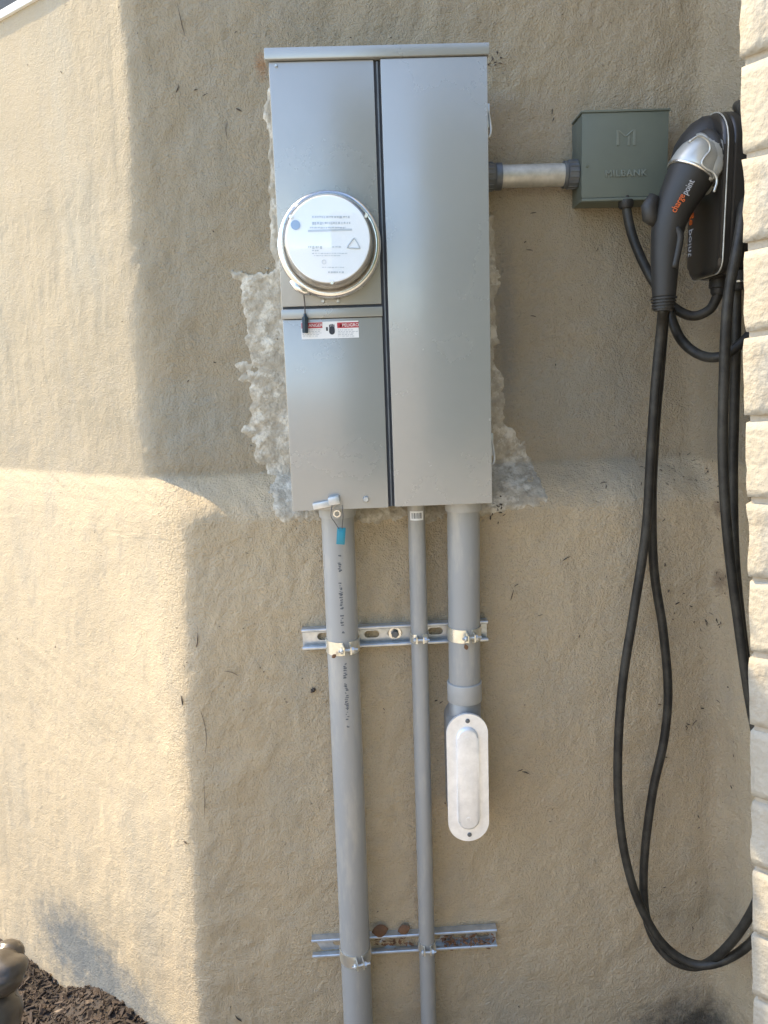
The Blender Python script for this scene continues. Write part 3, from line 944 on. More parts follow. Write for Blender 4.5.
# ------------------------------------------------------------------ strut channels
def strut(p0, p1, label, slots, bolt=None):
    """p0,p1: image ends of the channel's mid line at its lips"""
    YL = -DL - 0.0185
    a, c = at(*p0, YL), at(*p1, YL)
    d = (c - a); L = d.length; xd = d.normalized(); zd = Vector((-xd.z, 0, xd.x))
    th = thing('strut_channel', a, label, 'strut', 'steel strut channels on the wall')
    hh_ = 0.0206
    web = -DL - 0.0035
    def pl_(x, z, y):
        p = a + xd * x + zd * z
        return Vector((p.x, y, p.z))
    # web with slotted holes: strips + slot rings
    b_ = bmesh.new()
    sh, sw = 0.0070, 0.0145       # half slot height / half length
    def quad(x0, x1, z0, z1):
        lo = [b_.verts.new(pl_(x, z, web)) for x, z in ((x0, z0), (x1, z0), (x1, z1), (x0, z1))]
        b_.faces.new(lo)
    quad(0, L, sh, hh_); quad(0, L, -hh_, -sh)
    xp = 0.0
    for s in slots:
        s = s * L
        quad(xp, s - sw, -sh, sh)
        xp = s + sw
        for sx in (-1, 1):
            for sz in (-1, 1):
                cv = b_.verts.new(pl_(s + sx * sw, sz * sh, web))
                arc = [b_.verts.new(pl_(s + sx * (sw - sh + sh * math.sin(q)), sz * sh * math.cos(q), web)) for q in [math.pi / 2 * k / 5 for k in range(6)]]
                for k in range(5):
                    b_.faces.new((cv, arc[k], arc[k + 1]))
    quad(xp, L, -sh, sh)
    r_ = bmesh.ops.extrude_face_region(b_, geom=b_.faces[:])
    for vv in [g for g in r_['geom'] if isinstance(g, bmesh.types.BMVert)]:
        vv.co.y += 0.0024
    obj('slotted_web', b_, 'galv', th)
    for s in (1, -1):
        prof = [(s * hh_, web), (s * hh_, YL - 0.0005), (s * (hh_ - 0.0015), YL - 0.002), (s * (hh_ - 0.0042), YL - 0.002), (s * (hh_ - 0.0058), YL - 0.0005), (s * (hh_ - 0.0060), YL + 0.0055),
                (s * (hh_ - 0.0040), YL + 0.0055), (s * (hh_ - 0.0036), YL + 0.0005), (s * (hh_ - 0.0024), YL + 0.0005), (s * (hh_ - 0.0024), web)]
        fb = bmesh.new()
        A = [fb.verts.new(pl_(0, z, y)) for z, y in prof]
        B = [fb.verts.new(pl_(L, z, y)) for z, y in prof]
        for k in range(len(prof)):
            k2_ = (k + 1) % len(prof)
            fb.faces.new((A[k], A[k2_], B[k2_], B[k]))
        fb.faces.new(A); fb.faces.new(B[::-1])
        obj('flange', fb, 'galv', th)
    if bolt:
        p = pl_(bolt * L, 0.0, web)
        w_ = obj('washer', lathe([(0.005, 0.0005), (0.0125, 0.0005), (0.0125, 0.0022), (0.005, 0.0022)], p, ax, 28), 'ring', th, autosmooth=40)
        obj('bolt_head', lathe([(0, 0.002), (0.0078, 0.002), (0.0078, 0.008), (0.0062, 0.0098), (0, 0.0098)], p, ax, 6), 'hub', w_)
    return th
up_strut = strut((302, 640), (488, 631), 'slotted steel strut channel across all three conduits', (0.12, 0.375, 0.50, 0.72, 0.90), 0.50)
lo_strut = strut((312, 949), (497, 938), 'slotted steel strut channel across two conduits near the ground', (0.15, 0.33, 0.47, 0.66, 0.80, 0.93))

def clamp(axis, py, r, Y, label, wide=0.0125, gapdir=0.0, small=False):
    z = at(345, py, Y - r).z if not small else at(422, py, Y - r).z
    c = axis(z)
    th = thing('pipe_clamp', c, label, 'clamp', 'steel clamps holding the conduits')
    hw = wide
    ro, ri = r + 0.0022, r + 0.0004
    gap = 0.0055 / r
    for s in (-1, 1):
        b_ = bmesh.new()
        n = 20
        rings = []
        for k in range(n + 1):
            a = gapdir + s * lerp(gap, 2.0, k / n)
            dirv = Vector((math.sin(a), -math.cos(a), 0))
            rings.append([b_.verts.new(c + dirv * rad + Vector((0, 0, dz))) for rad, dz in ((ri, -hw), (ro, -hw), (ro, hw), (ri, hw))])
        # the ear turned outwards at the gap
        a = gapdir + s * gap
        ear_dir = Vector((math.sin(gapdir), -math.cos(gapdir), 0))
        side = Vector((math.cos(gapdir), math.sin(gapdir), 0)) * s
        for A, B in zip(rings, rings[1:]):
            for k in range(4):
                b_.faces.new((A[k], A[(k + 1) % 4], B[(k + 1) % 4], B[k]))
        b_.faces.new(rings[0]); b_.faces.new(rings[-1][::-1])
        # leg into the channel
        a = gapdir + s * 2.0
        st_o = obj('strap', b_, 'zinc', th, autosmooth=40)
        base = c + ear_dir * (r - 0.001) + side * 0.0052
        eh = hw * (0.55 if not small else 0.7)
        el = 0.017 if not small else 0.012
        eb_ = bmesh.new()
        q0, q1 = base, base + ear_dir * el
        vs = []
        for dd_ in (0, 0.0022):
            for p_, h_ in ((q0, hw * 0.95), (q1, eh)):
                vs += [eb_.verts.new(p_ + side * dd_ + Vector((0, 0, -h_))), eb_.verts.new(p_ + side * dd_ + Vector((0, 0, h_)))]
        for f in ((0, 1, 3, 2), (4, 6, 7, 5), (0, 4, 5, 1), (2, 3, 7, 6), (0, 2, 6, 4), (1, 5, 7, 3)):
            eb_.faces.new([vs[i_] for i_ in f])
        obj('ear', eb_, 'zinc', st_o)
    side = Vector((math.cos(gapdir), math.sin(gapdir), 0))
    e = Vector((math.sin(gapdir), -math.cos(gapdir), 0))
    m_ = c + e * (r + (0.010 if not small else 0.007))
    ln = 0.016 if not small else 0.013
    obj('bolt', cyl(m_ - side * ln, m_ + side * (ln + 0.004), 0.0026, 10), 'galv', th)
    obj('nut', cyl(m_ + side * 0.0075, m_ + side * 0.0125, 0.0058, 6), 'galv', th)
    obj('bolt_head', cyl(m_ - side * 0.0125, m_ - side * 0.0080, 0.0055, 12, 0.001), 'galv', th, autosmooth=40)
    return th
clamp(axl, 649, 0.0298, YP, 'steel clamp holding thick printed conduit to the strut beneath the cabinet', gapdir=0.22)
clamp(axr, 642, 0.0298, YP, 'rusty steel clamp on the short thick conduit above the elbow body', gapdir=0.18)
clamp(axl, 963, 0.0298, YP, 'steel clamp holding thick printed conduit to the strut near the ground', gapdir=0.25)
clamp(axm, 639, 0.0160, YPm, 'small clamp on the thin conduit at the strut beneath the cabinet', wide=0.0085, small=True)
clamp(axm, 950, 0.0160, YPm, 'small clamp on the thin conduit at the strut near the ground', wide=0.0085, small=True)

# teal seal tag hanging from the hasp
tg = thing('seal_tag', at(340, 520, YF - 0.01), 'small teal plastic tag wired to the cabinet hasp', 'tag')
e0 = at(337, 513.5, YF - 0.012)
obj('eyelet', lathe([(0.0042, 0), (0.0066, 0), (0.0066, 0.003), (0.0042, 0.003)], e0, ax, 20), 'ring', tg, autosmooth=40)
for s in (-1, 1):
    q = [at(337 + s * 5, 505, YF - 0.012), at(337 + s * 6, 516, YF - 0.013), at(338.5 + s * 4, 522, YF - 0.012), at(340.5 + s * 1.5, 529, YF - 0.010)]
    obj('wire', tube(catmull(q, 5), 0.0007, 6), 'wire', tg)
t0, t1 = at(340.5, 527, YF - 0.006), at(341.5, 545, YF - 0.006)
tb = box(-0.0075, 0.0075, -0.002, 0.002, -0.015, 0.015, 0.0012)
box(-0.005, 0.005, -0.0032, -0.002, -0.011, 0.009, 0.0005, bm=tb)
bmesh.ops.transform(tb, verts=tb.verts, matrix=Matrix.Translation((t0 + t1) / 2) @ Matrix.Rotation(R(6), 4, 'Y'))
obj('tag_plate', tb, 'teal', tg, autosmooth=40)

# ------------------------------------------------------------------ nipple and junction box
YN = -0.034
n0 = at(488, 177, YN)
jbx0 = at(581, 150, -0.066).x
nip = thing('conduit_nipple', (n0.x, YN, n0.z), 'short weathered steel conduit joining the cabinet to the junction box', 'conduit')
jl, jr = at(582, 160, -0.066).x, at(667, 160, -0.066).x
jt, jb_ = at(620, 110, -0.066).z, at(620, 201, -0.066).z
zN = n0.z
obj('pipe', cyl((CX1 + 0.004, YN, zN), (jl - 0.002, YN, zN), 0.0198, 36), 'nipple', nip, autosmooth=40)
def hubm(x0, x1, flip):
    s = 1 if not flip else -1
    xs_ = x0 if not flip else x1
    b_ = lathe([(0, 0), (0.0240, 0), (0.0240, (x1 - x0) * 0.72), (0.0225, (x1 - x0) * 0.76), (0.0235, (x1 - x0) * 0.80), (0.0235, x1 - x0), (0.0200, x1 - x0)], (xs_, YN, zN), (s, 0, 0), 32)
    for k in range(16):
        a = 2 * math.pi * k / 16
        c = Vector((0, math.sin(a) * 0.024, math.cos(a) * 0.024))
        xa, xb = (xs_, xs_ + s * (x1 - x0) * 0.66)
        cyl(Vector((xa, YN, zN)) + c, Vector((xb, YN, zN)) + c, 0.0017, 6, bm=b_)
    obj('threaded_hub', b_, 'hub', nip, autosmooth=40)
h0 = at(501, 177, YN).x
h1 = at(563, 177, YN).x
hubm(CX1 + 0.0015, h0, False)
hubm(h1, jl - 0.0012, True)
jbt = thing('junction_box', ((jl + jr) / 2, -0.05, jb_), 'square green grey steel junction box with embossed cover', 'junction box')
obj('box_body', box(jl, jr, -0.061, 0.03, jb_ + 0.002, jt - 0.004, 0.002), 'jbox', jbt, autosmooth=40)
jc = obj('cover', box(jl - 0.001, jr + 0.001, -0.068, -0.0612, jb_ + 0.006, jt - 0.004, 0.0015), 'jbox', jbt, autosmooth=40)
obj('top_flange', box(jl - 0.003, jr + 0.003, -0.070, -0.004, jt - 0.0038, jt, 0.0012), 'jbox', jbt, autosmooth=40)
obj('bottom_lip', box(jl - 0.001, jr + 0.001, -0.070, -0.0615, jb_, jb_ + 0.0055, 0.0015), 'jbox', jbt, autosmooth=40)
front_text('lettering', 'MILBANK', 626, 173.5, 0.0155, 'jbox_pale', jc, -0.0688, 0.0, 0.0010, 1.05, 0.0004, 1.15)
lgm = at(626, 137, -0.0682)
lo_b = box(lgm.x - 0.017, lgm.x - 0.0125, lgm.y - 0.0012, lgm.y + 0.001, lgm.z - 0.014, lgm.z + 0.012, 0.0003)
box(lgm.x + 0.0125, lgm.x + 0.017, lgm.y - 0.0012, lgm.y + 0.001, lgm.z - 0.014, lgm.z + 0.012, 0.0003, bm=lo_b)
box(lgm.x + 0.003, lgm.x + 0.007, lgm.y - 0.0012, lgm.y + 0.001, lgm.z - 0.014, lgm.z + 0.002, 0.0003, bm=lo_b)
for s in (-1, 1):
    v0 = Vector((lgm.x + s * 0.013, lgm.y, lgm.z + 0.011)); v1 = Vector((lgm.x, lgm.y, lgm.z + 0.001))
    tube([v0, v1], 0.0014, 8, lo_b)
obj('embossed_logo', lo_b, 'jbox_pale', jc)
for q in ((587, 166),):
    screw(at(*q, -0.068), 0.003, jc, 'jbox', h=0.002)

# ------------------------------------------------------------------ ev charger on the return wall
chY0, chY1 = -0.112, -0.245          # far and near sides
cY = (chY0 + chY1) / 2
XFr = at(728, 220, chY1).x         # front face (faces left)
zTop, zBot = at(712, 114, cY).z, at(705, 278, cY).z
cz = (zTop + zBot) / 2
ch = thing('ev_charger', (XFr + 0.04, cY, zBot), 'dark wall mounted electric car charger with holster', 'charger')
hw_, hz_ = (chY0 - chY1) / 2, (zTop - zBot) / 2
def shell(scale):
    o = []
    w, h = hw_ * scale, hz_ * scale
    # domed top
    for k in range(17):
        a = math.pi * k / 16
        o.append((w * math.cos(a), h - w * 0.95 + w * 0.95 * math.sin(a)))
    r_ = 0.022
    wb = w * 0.93
    for k in range(7):
        a = math.pi + math.pi / 2 * k / 6
        o.append((-wb + r_ + r_ * math.cos(a), -h + r_ + r_ * math.sin(a)))
    for k in range(7):
        a = 1.5 * math.pi + math.pi / 2 * k / 6
        o.append((wb - r_ + r_ * math.cos(a), -h + r_ + r_ * math.sin(a)))
    return o
chp = lambda u_, v_, d: Vector((XFr - d, cY + u_, cz + v_))
obj('rear_shell', prism(shell(1.0), chp, -0.085, -0.006, 0.006, 3), 'charger', ch, autosmooth=50)
fr = obj('front_shell', prism(shell(0.985), chp, -0.0055, 0.010, 0.008, 3), 'charger', ch, autosmooth=50)
edge_pts = [chp(u_, v_, 0.0035) for u_, v_ in shell(0.992)]
edge_pts.append(edge_pts[0])
obj('trim_line', tube(edge_pts, 0.0013, 6), 'nipple', ch, smooth=True)
# holster: silver dish on the upper face
hc = chp(-0.012, 0.052, 0.008)
hol = obj('holster', lathe([(0.050, -0.004), (0.052, 0.002), (0.050, 0.010), (0.045, 0.014), (0.040, 0.010), (0.036, 0.0), (0, -0.002)], hc, (-1, 0, -0.25), 40), 'black', ch, smooth=True)
obj('holster_rim', lathe([(0.044, 0.011), (0.0485, 0.012), (0.0475, 0.017), (0.044, 0.016)], hc, (-1, 0, -0.25), 40), 'silver', hol, smooth=True)
text_o = chp(0.046, -0.045, 0.0105)
for s, py_, m_ in (('charge', 208, 'orange'), ('point', 243, 'pale_print')):
    p = chp(0.052, at(697, py_, cY + 0.052).z - cz, 0.0106)
    text_obj('lettering', s, 0.024, frame(p, (0, 0, -1), (0, 1, 0)), m_, fr, 0.0003, xs=0.92)
for y_ in (-0.045, 0.022):
    gl = chp(y_, -hz_ + 0.004, -0.030)
    gb_ = lathe([(0, 0), (0.016, 0), (0.0165, 0.018), (0.0135, 0.020), (0.0135, 0.026), (0.011, 0.030), (0, 0.030)], gl, (0, 0, -1), 20)
    obj('cable_gland', gb_, 'black', ch, autosmooth=40)
obj('gland_ring', lathe([(0.0165, 0), (0.0178, 0), (0.0178, 0.003), (0.0165, 0.003)], chp(-0.045, -hz_ - 0.012, -0.03), (0, 0, -1), 24), 'ring', ch)
hd = lathe([(0.0, 0.052), (0.020, 0.050), (0.038, 0.042), (0.050, 0.028), (0.054, 0.012), (0.055, -0.004), (0.050, -0.004), (0.048, 0.012), (0.044, 0.026), (0.030, 0.040), (0, 0.046)], chp(0.020, 0.075, 0.0), (-0.8, 0.1, 0.6), 36)
obj('holster_hood', hd, 'black', ch, smooth=True)
# hanger hook above
obj('wall_hook', tube([chp(0.0, hz_ - 0.005, -0.070), chp(-0.02, hz_ + 0.012, -0.050), chp(-0.06, hz_ + 0.006, -0.045)], 0.014, 12), 'black', ch, smooth=True)

# connector
YK = cY - 0.030
con = thing('charging_connector', at(664, 300, YK), 'black charging connector handle with silver nose docked in the charger', 'connector')
hpth = [at(693, 171, YK), at(684.5, 187, YK), at(675, 206, YK), at(668.5, 226, YK), at(665.5, 250, YK), at(664.5, 275, YK), at(664, 298, YK)]
hr = [0.0385, 0.0350, 0.0305, 0.0265, 0.0235, 0.0210, 0.0185]
path = catmull(hpth, 8)
rr = []
for k in range(len(path)):
    f = k / 8
    i_ = min(int(f), len(hr) - 2)
    rr.append(lerp(hr[i_], hr[i_ + 1], f - i_))
hnd = obj('handle', tube(path, rr, 32), 'black', con, smooth=True)
axd = (at(704, 150, YK) - at(692, 172, YK)).normalized()
nose = lathe([(0.0385, -0.006), (0.0398, -0.002), (0.0402, 0.004), (0.0390, 0.016), (0.0358, 0.028), (0.029, 0.039), (0.018, 0.046), (0, 0.049)], hpth[0], axd, 40)
obj('nose_cap', nose, 'silver', con, smooth=True)
obj('nose_trim', lathe([(0.0380, -0.0085), (0.0408, -0.008), (0.0414, -0.005), (0.0390, -0.003)], hpth[0], axd, 40), 'ring', con, smooth=True)
# plug that enters the holster
obj('plug', tube([hpth[0] + axd * 0.004, hpth[0] + axd * 0.012 + Vector((0.02, 0, 0.004)), hc + Vector((-0.004, 0, 0))], [0.036, 0.038, 0.036], 24), 'silver', con, smooth=True)
trg = at(653, 207, YK)
obj('release_button', tube([at(654, 196, YK), at(649, 207, YK), at(650, 217, YK), at(657, 224, YK)], [0.009, 0.013, 0.013, 0.008], 12), 'black', con, smooth=True)
sr_ = []
for k in range(5):
    a = at(664 - k * 0.4, 297 + k * 3.2, YK); sr_.append(a)
srb = tube([at(664, 296, YK), at(663, 311, YK)], [0.0180, 0.0150], 20)
obj('strain_relief', srb, 'black', con, autosmooth=40)
for k in range(4):
    p = at(664 - k * 0.35, 297.5 + k * 3.1, YK)
    obj('relief_rib', lathe([(0.015, 0), (0.0208 - k * 0.0011, 0), (0.0208 - k * 0.0011, 0.0028), (0.015, 0.0028)], p, (0.03, 0, -1), 24), 'black', con, autosmooth=40)
# thin bail loop on the grip's right side
lp = [at(676, 228, YK - 0.02), at(680, 236, YK - 0.022), at(678, 250, YK - 0.02), at(674, 268, YK - 0.018)]
obj('grip_ridge', tube(catmull(lp, 5), [0.006] * 16, 10), 'black', con, smooth=True)
# lettering along the handle
vdir = (CAM - at(680, 195, YK)).normalized()
for s, px, py, m_ in (('charge', 678.0, 203, 'orange'), ('point', 688.0, 187.5, 'pale_print')):
    base = at(px, py, YK)
    pnt = base + vdir * (0.0342 if s == 'charge' else 0.0375)
    xd = (at(690, 182, YK - 0.043) - at(678, 204, YK - 0.037)).normalized()
    zdir = (vdir - xd * vdir.dot(xd)).normalized()
    yd = zdir.cross(xd)
    text_obj('lettering', s, 0.0145, frame(pnt, xd, yd), m_, hnd, 0.0016, xs=0.74)
# silver scroll of the holster round the nose
sc = [(689, 142), (699, 136), (708, 141), (710, 150), (704, 158), (702, 164), (707, 169), (714, 173), (717, 181), (714, 192)]
obj('holster_scroll', tube(catmull([at(a, b_, YK - 0.044) for a, b_ in sc], 5), 0.0019, 10), 'silver', ch, smooth=True)
pb_ = lathe([(0, 0.008), (0.013, 0.007), (0.023, 0.002), (0.025, -0.006), (0, -0.012)], at(707, 166, YK - 0.024), (-0.5, -0.9, 0.1), 28)
obj('holster_plate', pb_, 'silver', ch, smooth=True)

# charging cable: one long coil
RC = 0.0084
Yc = -0.165
def cp(*q):
    return [at(a, b_, y_) for a, b_, y_ in q]
coil = cp((663, 308, YK), (661, 330, -0.185), (656, 380, -0.175), (651, 450, -0.165), (646, 530, -0.155), (634, 610, -0.15), (623, 680, -0.15), (618, 750, -0.15), (619, 810, -0.15),
          (626, 860, -0.152), (640, 905, -0.158), (664, 945, -0.17), (698, 965, -0.19), (735, 955, -0.22), (764, 925, -0.26), (790, 860, -0.30), (800, 760, -0.31), (790, 640, -0.30), (772, 480, -0.285), (757, 330, -0.275),
          (757, 210, -0.262), (753, 140, -0.250), (744, 112, -0.22), (738, 106, -0.18), (742, 116, -0.15), (747, 150, -0.160), (741, 225, -0.262), (728, 300, -0.262),
          (724, 380, -0.255), (723, 460, -0.25), (728, 540, -0.25), (738, 620, -0.25), (748, 690, -0.255), (764, 780, -0.27), (770, 850, -0.275), (755, 905, -0.26), (728, 946, -0.225), (700, 966, -0.175),
          (672, 960, -0.165), (652, 935, -0.15), (644, 900, -0.135), (645, 850, -0.13), (653, 790, -0.13), (664, 740, -0.13), (668, 690, -0.13), (663, 630, -0.13), (654, 570, -0.135), (652, 500, -0.14), (655, 430, -0.15),
          (660, 370, -0.16), (664, 320, -0.165), (666, 292, -0.150), (664, 282, -0.13), (663, 288, -0.115), (668, 308, -0.12), (680, 338, -0.15), (698, 354, -0.18), (718, 357, -0.215), (738, 346, -0.235), (756, 325, -0.23), (766, 290, -0.20))
cable = obj('charging_cable', tube(catmull(coil, 7), RC, 14), 'rubber', None, smooth=True)
tag(cable, 'long black charging cable hanging in loops beside the wall', 'cable')
# second hanging bight of the slack, beside the charger
bight = cp((736, 250, -0.20), (736, 330, -0.20), (734, 420, -0.19), (733, 480, -0.185), (735, 560, -0.19), (743, 640, -0.20), (752, 700, -0.22), (765, 720, -0.25), (776, 660, -0.28), (776, 540, -0.28), (766, 400, -0.26), (757, 280, -0.24))
sl2 = obj('slack_bight', tube(catmull(bight, 7), RC, 14), 'rubber', cable, smooth=True)
# supply whip from the junction box to the charger
whip = cp((626, 196, -0.06), (627, 212, -0.06), (632, 235, -0.065), (642, 260, -0.075), (655, 284, -0.09), (672, 306, -0.11), (692, 316, -0.13), (709, 310, -0.145), (717, 297, -0.155))
whip.append(chp(0.022, -hz_ - 0.02, -0.030))
wh = obj('supply_cable', tube(catmull(whip, 7), 0.0085, 14), 'rubber', None, smooth=True)
tag(wh, 'short black supply cable from junction box to the charger underside', 'cable')
obj('cable_connector', lathe([(0, 0), (0.0135, 0), (0.0135, 0.010), (0.011, 0.014), (0, 0.014)], Vector((whip[0].x, whip[0].y, jb_ + 0.002)), (0, 0, -1), 20), 'black', wh, autosmooth=40)

# ------------------------------------------------------------------ white slump block pier
pier_p = at(741, 215, -0.50)
pier = thing('block_pier', (pier_p.x, pier_p.y, -0.1), 'white painted slump block pier beside the charger', 'pier')
CH = 0.1097 * (pier_p.y - CAM.y) * 0.985
PW, PD = 0.40, 0.40
def block_mesh(sx, sy, sz, seed):
    b_ = bmesh.new()
    bmesh.ops.create_cube(b_, size=1)
    bmesh.ops.subdivide_edges(b_, edges=b_.edges[:], cuts=7, use_grid_fill=True)
    rs_ = random.Random(seed)
    A = np.array([v_.co[:] for v_ in b_.verts])
    out = []
    for x_, y_, z_ in A:
        # rounded box with slumped belly
        p = Vector((x_ * sx, y_ * sy, z_ * sz))
        r_ = 0.004
        inner = Vector([max(-h_ / 2 + r_, min(h_ / 2 - r_, c_)) for c_, h_ in zip(p, (sx, sy, sz))])
        d = p - inner
        if d.length > 1e-6:
            p = inner + d.normalized() * r_
        belly = 0.0 * (1 - (2 * z_ + 0.35) ** 2)
        nn = float(fbm(np.array(p.x * 16 + p.z * 9 + seed), np.array(p.y * 16 + p.z * 21), 100 + seed, 3))
        p.x += (belly + 0.0035 * nn) * (1 if x_ > 0 else -1) * (abs(2 * x_) ** 6)
        p.y += (belly + 0.0035 * nn) * (1 if y_ > 0 else -1) * (abs(2 * y_) ** 6)
        p.z += 0.003 * nn
        out.append(p)
    for v_, p in zip(b_.verts, out):
        v_.co = p
    me = bpy.data.meshes.new('block')
    bmesh.ops.recalc_face_normals(b_, faces=b_.faces)
    b_.to_mesh(me); b_.free()
    me.polygons.foreach_set('use_smooth', [True] * len(me.polygons))
    me.materials.append(MT['brick'])
    return me
JT = 0.006
BW = PD / 2 - JT / 2
wide_m = [block_mesh(PW, BW, CH - JT, s) for s in (1, 2, 3)]
deep_m = [block_mesh(BW, PD, CH - JT, s) for s in (4, 5, 6)]
PROT = R(42)
LEAN = R(3.4)
# a pier-local frame: far-left vertical edge at the origin, x to the right, -y toward the viewer
zj = at(744, 146, -0.50).z           # one observed bed joint
def pier_pt(x, y, z):
    q = Matrix.Rotation(PROT, 3, 'Z') @ Vector((x, y, 0))
    return Vector((pier_p.x + q.x - (z - pier_p.z) * math.tan(LEAN), pier_p.y + q.y, z))
kmin = -int((zj + 0.05) / CH) - 1
rs = random.Random(17)
for k in range(kmin, int((2.7 - zj) / CH) + 1):
    zc_ = zj + CH * (k + 0.5)
    lay = [(PW / 2, -BW / 2), (PW / 2, -PD + BW / 2)] if k % 2 else [(BW / 2, -PD / 2), (PW - BW / 2, -PD / 2)]
    for q in lay:
        o = link('block', rs.choice(wide_m if k % 2 else deep_m), None, None)
        jit = rs.uniform(-0.0015, 0.0015)
        o.location = pier_pt(q[0] + jit, q[1] + rs.uniform(-0.0015, 0.0015), zc_)
        o.rotation_euler = (Matrix.Rotation(-LEAN + rs.uniform(-.004, .004), 3, 'Y') @ Matrix.Rotation(rs.uniform(-.004, .004), 3, 'X') @ Matrix.Rotation(PROT + rs.choice((0, math.pi)), 3, 'Z')).to_euler()
        o.parent = pier
        o.matrix_parent_inverse = pier.matrix_world.inverted()
mb = bmesh.new()
z0_, z1_ = zj + CH * kmin, zj + CH * (int((2.7 - zj) / CH) + 1)
ins = 0.0058
ring_ = [(ins, -ins), (PW - ins, -ins), (PW - ins, -PD + ins), (ins, -PD + ins)]
lo = [mb.verts.new(pier_pt(*q, z0_)) for q in ring_]; hi = [mb.verts.new(pier_pt(*q, z1_)) for q in ring_]
for k in range(4):
    mb.faces.new((lo[k], lo[(k + 1) % 4], hi[(k + 1) % 4], hi[k]))
mb.faces.new(lo); mb.faces.new(hi[::-1])
obj('mortar', mb, 'mortar', pier)

# ------------------------------------------------------------------ stones at the left
def stone(px, py, Y, s, seed, label, rot=0):
    b_ = bmesh.new()
    bmesh.ops.create_icosphere(b_, subdivisions=4, radius=1)
    for v_ in b_.verts:
        n_ = v_.co.copy()
        k_ = float(fbm(np.array(n_.x * 1.3 + seed), np.array(n_.y * 1.3 + n_.z * 1.7), 200 + seed, 3))
        v_.co = Vector((n_.x * s[0], n_.y * s[1], n_.z * s[2])) * (1 + 0.22 * k_)
    bmesh.ops.rotate(b_, verts=b_.verts, matrix=Matrix.Rotation(rot, 3, 'Y'))
    o = obj('stone', b_, 'stone', None, smooth=True)
    o.location = at(px, py, Y)
    return tag(o, label, 'stone', 'garden stones by the wall')
stone(-7, 1016, -0.13, (0.058, 0.06, 0.060), 1, 'smooth brown stone half sunk in the mulch, lowest of its pile')
stone(-1, 974, -0.11, (0.052, 0.05, 0.036), 2, 'smooth brown stone on top of its pile')
stone(8, 953, -0.06, (0.034, 0.03, 0.026), 3, 'small dark stone wedged behind the pile against the wall')

# ------------------------------------------------------------------ dirt, twigs, dry leaves
def debris(name, spots, m, label, cat):
    V, Fc = [], []
    rs_ = random.Random(9)
    for px, py, ln, wd, ang in spots:
        p, n_ = on_wall(px, py)
        t1_ = Vector((math.cos(ang), 0, math.sin(ang)))
        t1_ = (t1_ - n_ * t1_.dot(n_)).normalized()
        t2_ = n_.cross(t1_)
        k = len(V)
        m_ = 5
        bend = rs_.uniform(-0.4, 0.4)
        for i_ in range(m_ + 1):
            f = i_ / m_ - 0.5
            c_ = p + t1_ * (ln * f) + t2_ * (ln * bend * (f * f) + rs_.uniform(-.1, .1) * wd) + n_ * (0.0015 + rs_.uniform(0, 0.0012))
            w_ = wd * (1 - (2 * f) ** 2 * 0.7) * rs_.uniform(0.6, 1.2)
            V.extend([tuple(c_ + t2_ * w_), tuple(c_ - t2_ * w_), tuple(c_ + n_ * w_ * 1.2)])
        for i_ in range(m_):
            a = k + 3 * i_
            Fc.extend([(a, a + 3, a + 5, a + 2), (a + 1, a + 2, a + 5, a + 4), (a, a + 1, a + 4, a + 3)])
        Fc.extend([(k, k + 2, k + 1), (k + 3 * m_, k + 3 * m_ + 1, k + 3 * m_ + 2)])
    me = bpy.data.meshes.new(name)
    me.from_pydata(V, [], Fc)
    return tag(link(name, me, m), label, cat, kind='stuff')
rs = random.Random(77)
sp = [(181, 20, 0.055, 0.0007, 1.75), (178, 89, 0.016, 0.0014, 1.2), (196, 90, 0.008, 0.001, 0.2), (239, 110, 0.012, 0.0014, -0.5), (226, 130, 0.03, 0.0006, 1.5), (205, 95, 0.012, 0.0008, 0.4),
      (313, 690, 0.012, 0.005, 0.8), (526, 772, 0.018, 0.0012, -0.4), (520, 770, 0.012, 0.001, 0.3), (512, 595, 0.022, 0.0008, 1.3), (516, 585, 0.010, 0.001, 0.5), (540, 615, 0.010, 0.0008, 0.2),
      (533, 213, 0.012, 0.0008, 0.1), (525, 242, 0.006, 0.001, 0.6), (529, 250, 0.014, 0.0008, -0.1), (597, 250, 0.008, 0.001, 1.0), (533, 316, 0.012, 0.001, -0.2), (552, 112, 0.010, 0.001, 1.4), (553, 120, 0.008, 0.001, 1.1),
      (603, 483, 0.014, 0.0012, 0.3), (606, 487, 0.010, 0.001, 1.4), (566, 558, 0.018, 0.001, 0.5), (579, 636, 0.008, 0.001, 1.3), (677, 603, 0.009, 0.002, 0.5), (694, 722, 0.016, 0.001, 0.9), (688, 724, 0.012, 0.001, -0.4),
      (238, 1018, 0.02, 0.0022, -0.9), (183, 700, 0.02, 0.002, 1.7), (232, 672, 0.03, 0.0006, -0.4), (206, 730, 0.10, 0.0005, 1.62), (205, 800, 0.09, 0.0005, 1.5), (198, 640, 0.03, 0.0012, 1.4), (186, 842, 0.01, 0.002, -0.4), (350, 945, 0.02, 0.001, 1.4), (436, 700, 0.006, 0.0015, 0.2), (441, 702, 0.008, 0.001, 0.5)]
for k in range(45):
    sp.append((rs.uniform(655, 735), rs.choice((rs.uniform(470, 520), rs.uniform(560, 640), rs.uniform(640, 980))), rs.uniform(0.003, 0.010), rs.uniform(0.0005, 0.0016), rs.uniform(0, 3.1)))
for k in range(5):
    sp.append((rs.gauss(720, 4), rs.gauss(580, 8), rs.uniform(0.003, 0.008), rs.uniform(0.0006, 0.0015), rs.uniform(0, 3.1)))
    sp.append((rs.gauss(719, 4), rs.gauss(508, 8), rs.uniform(0.003, 0.008), rs.uniform(0.0006, 0.0015), rs.uniform(0, 3.1)))
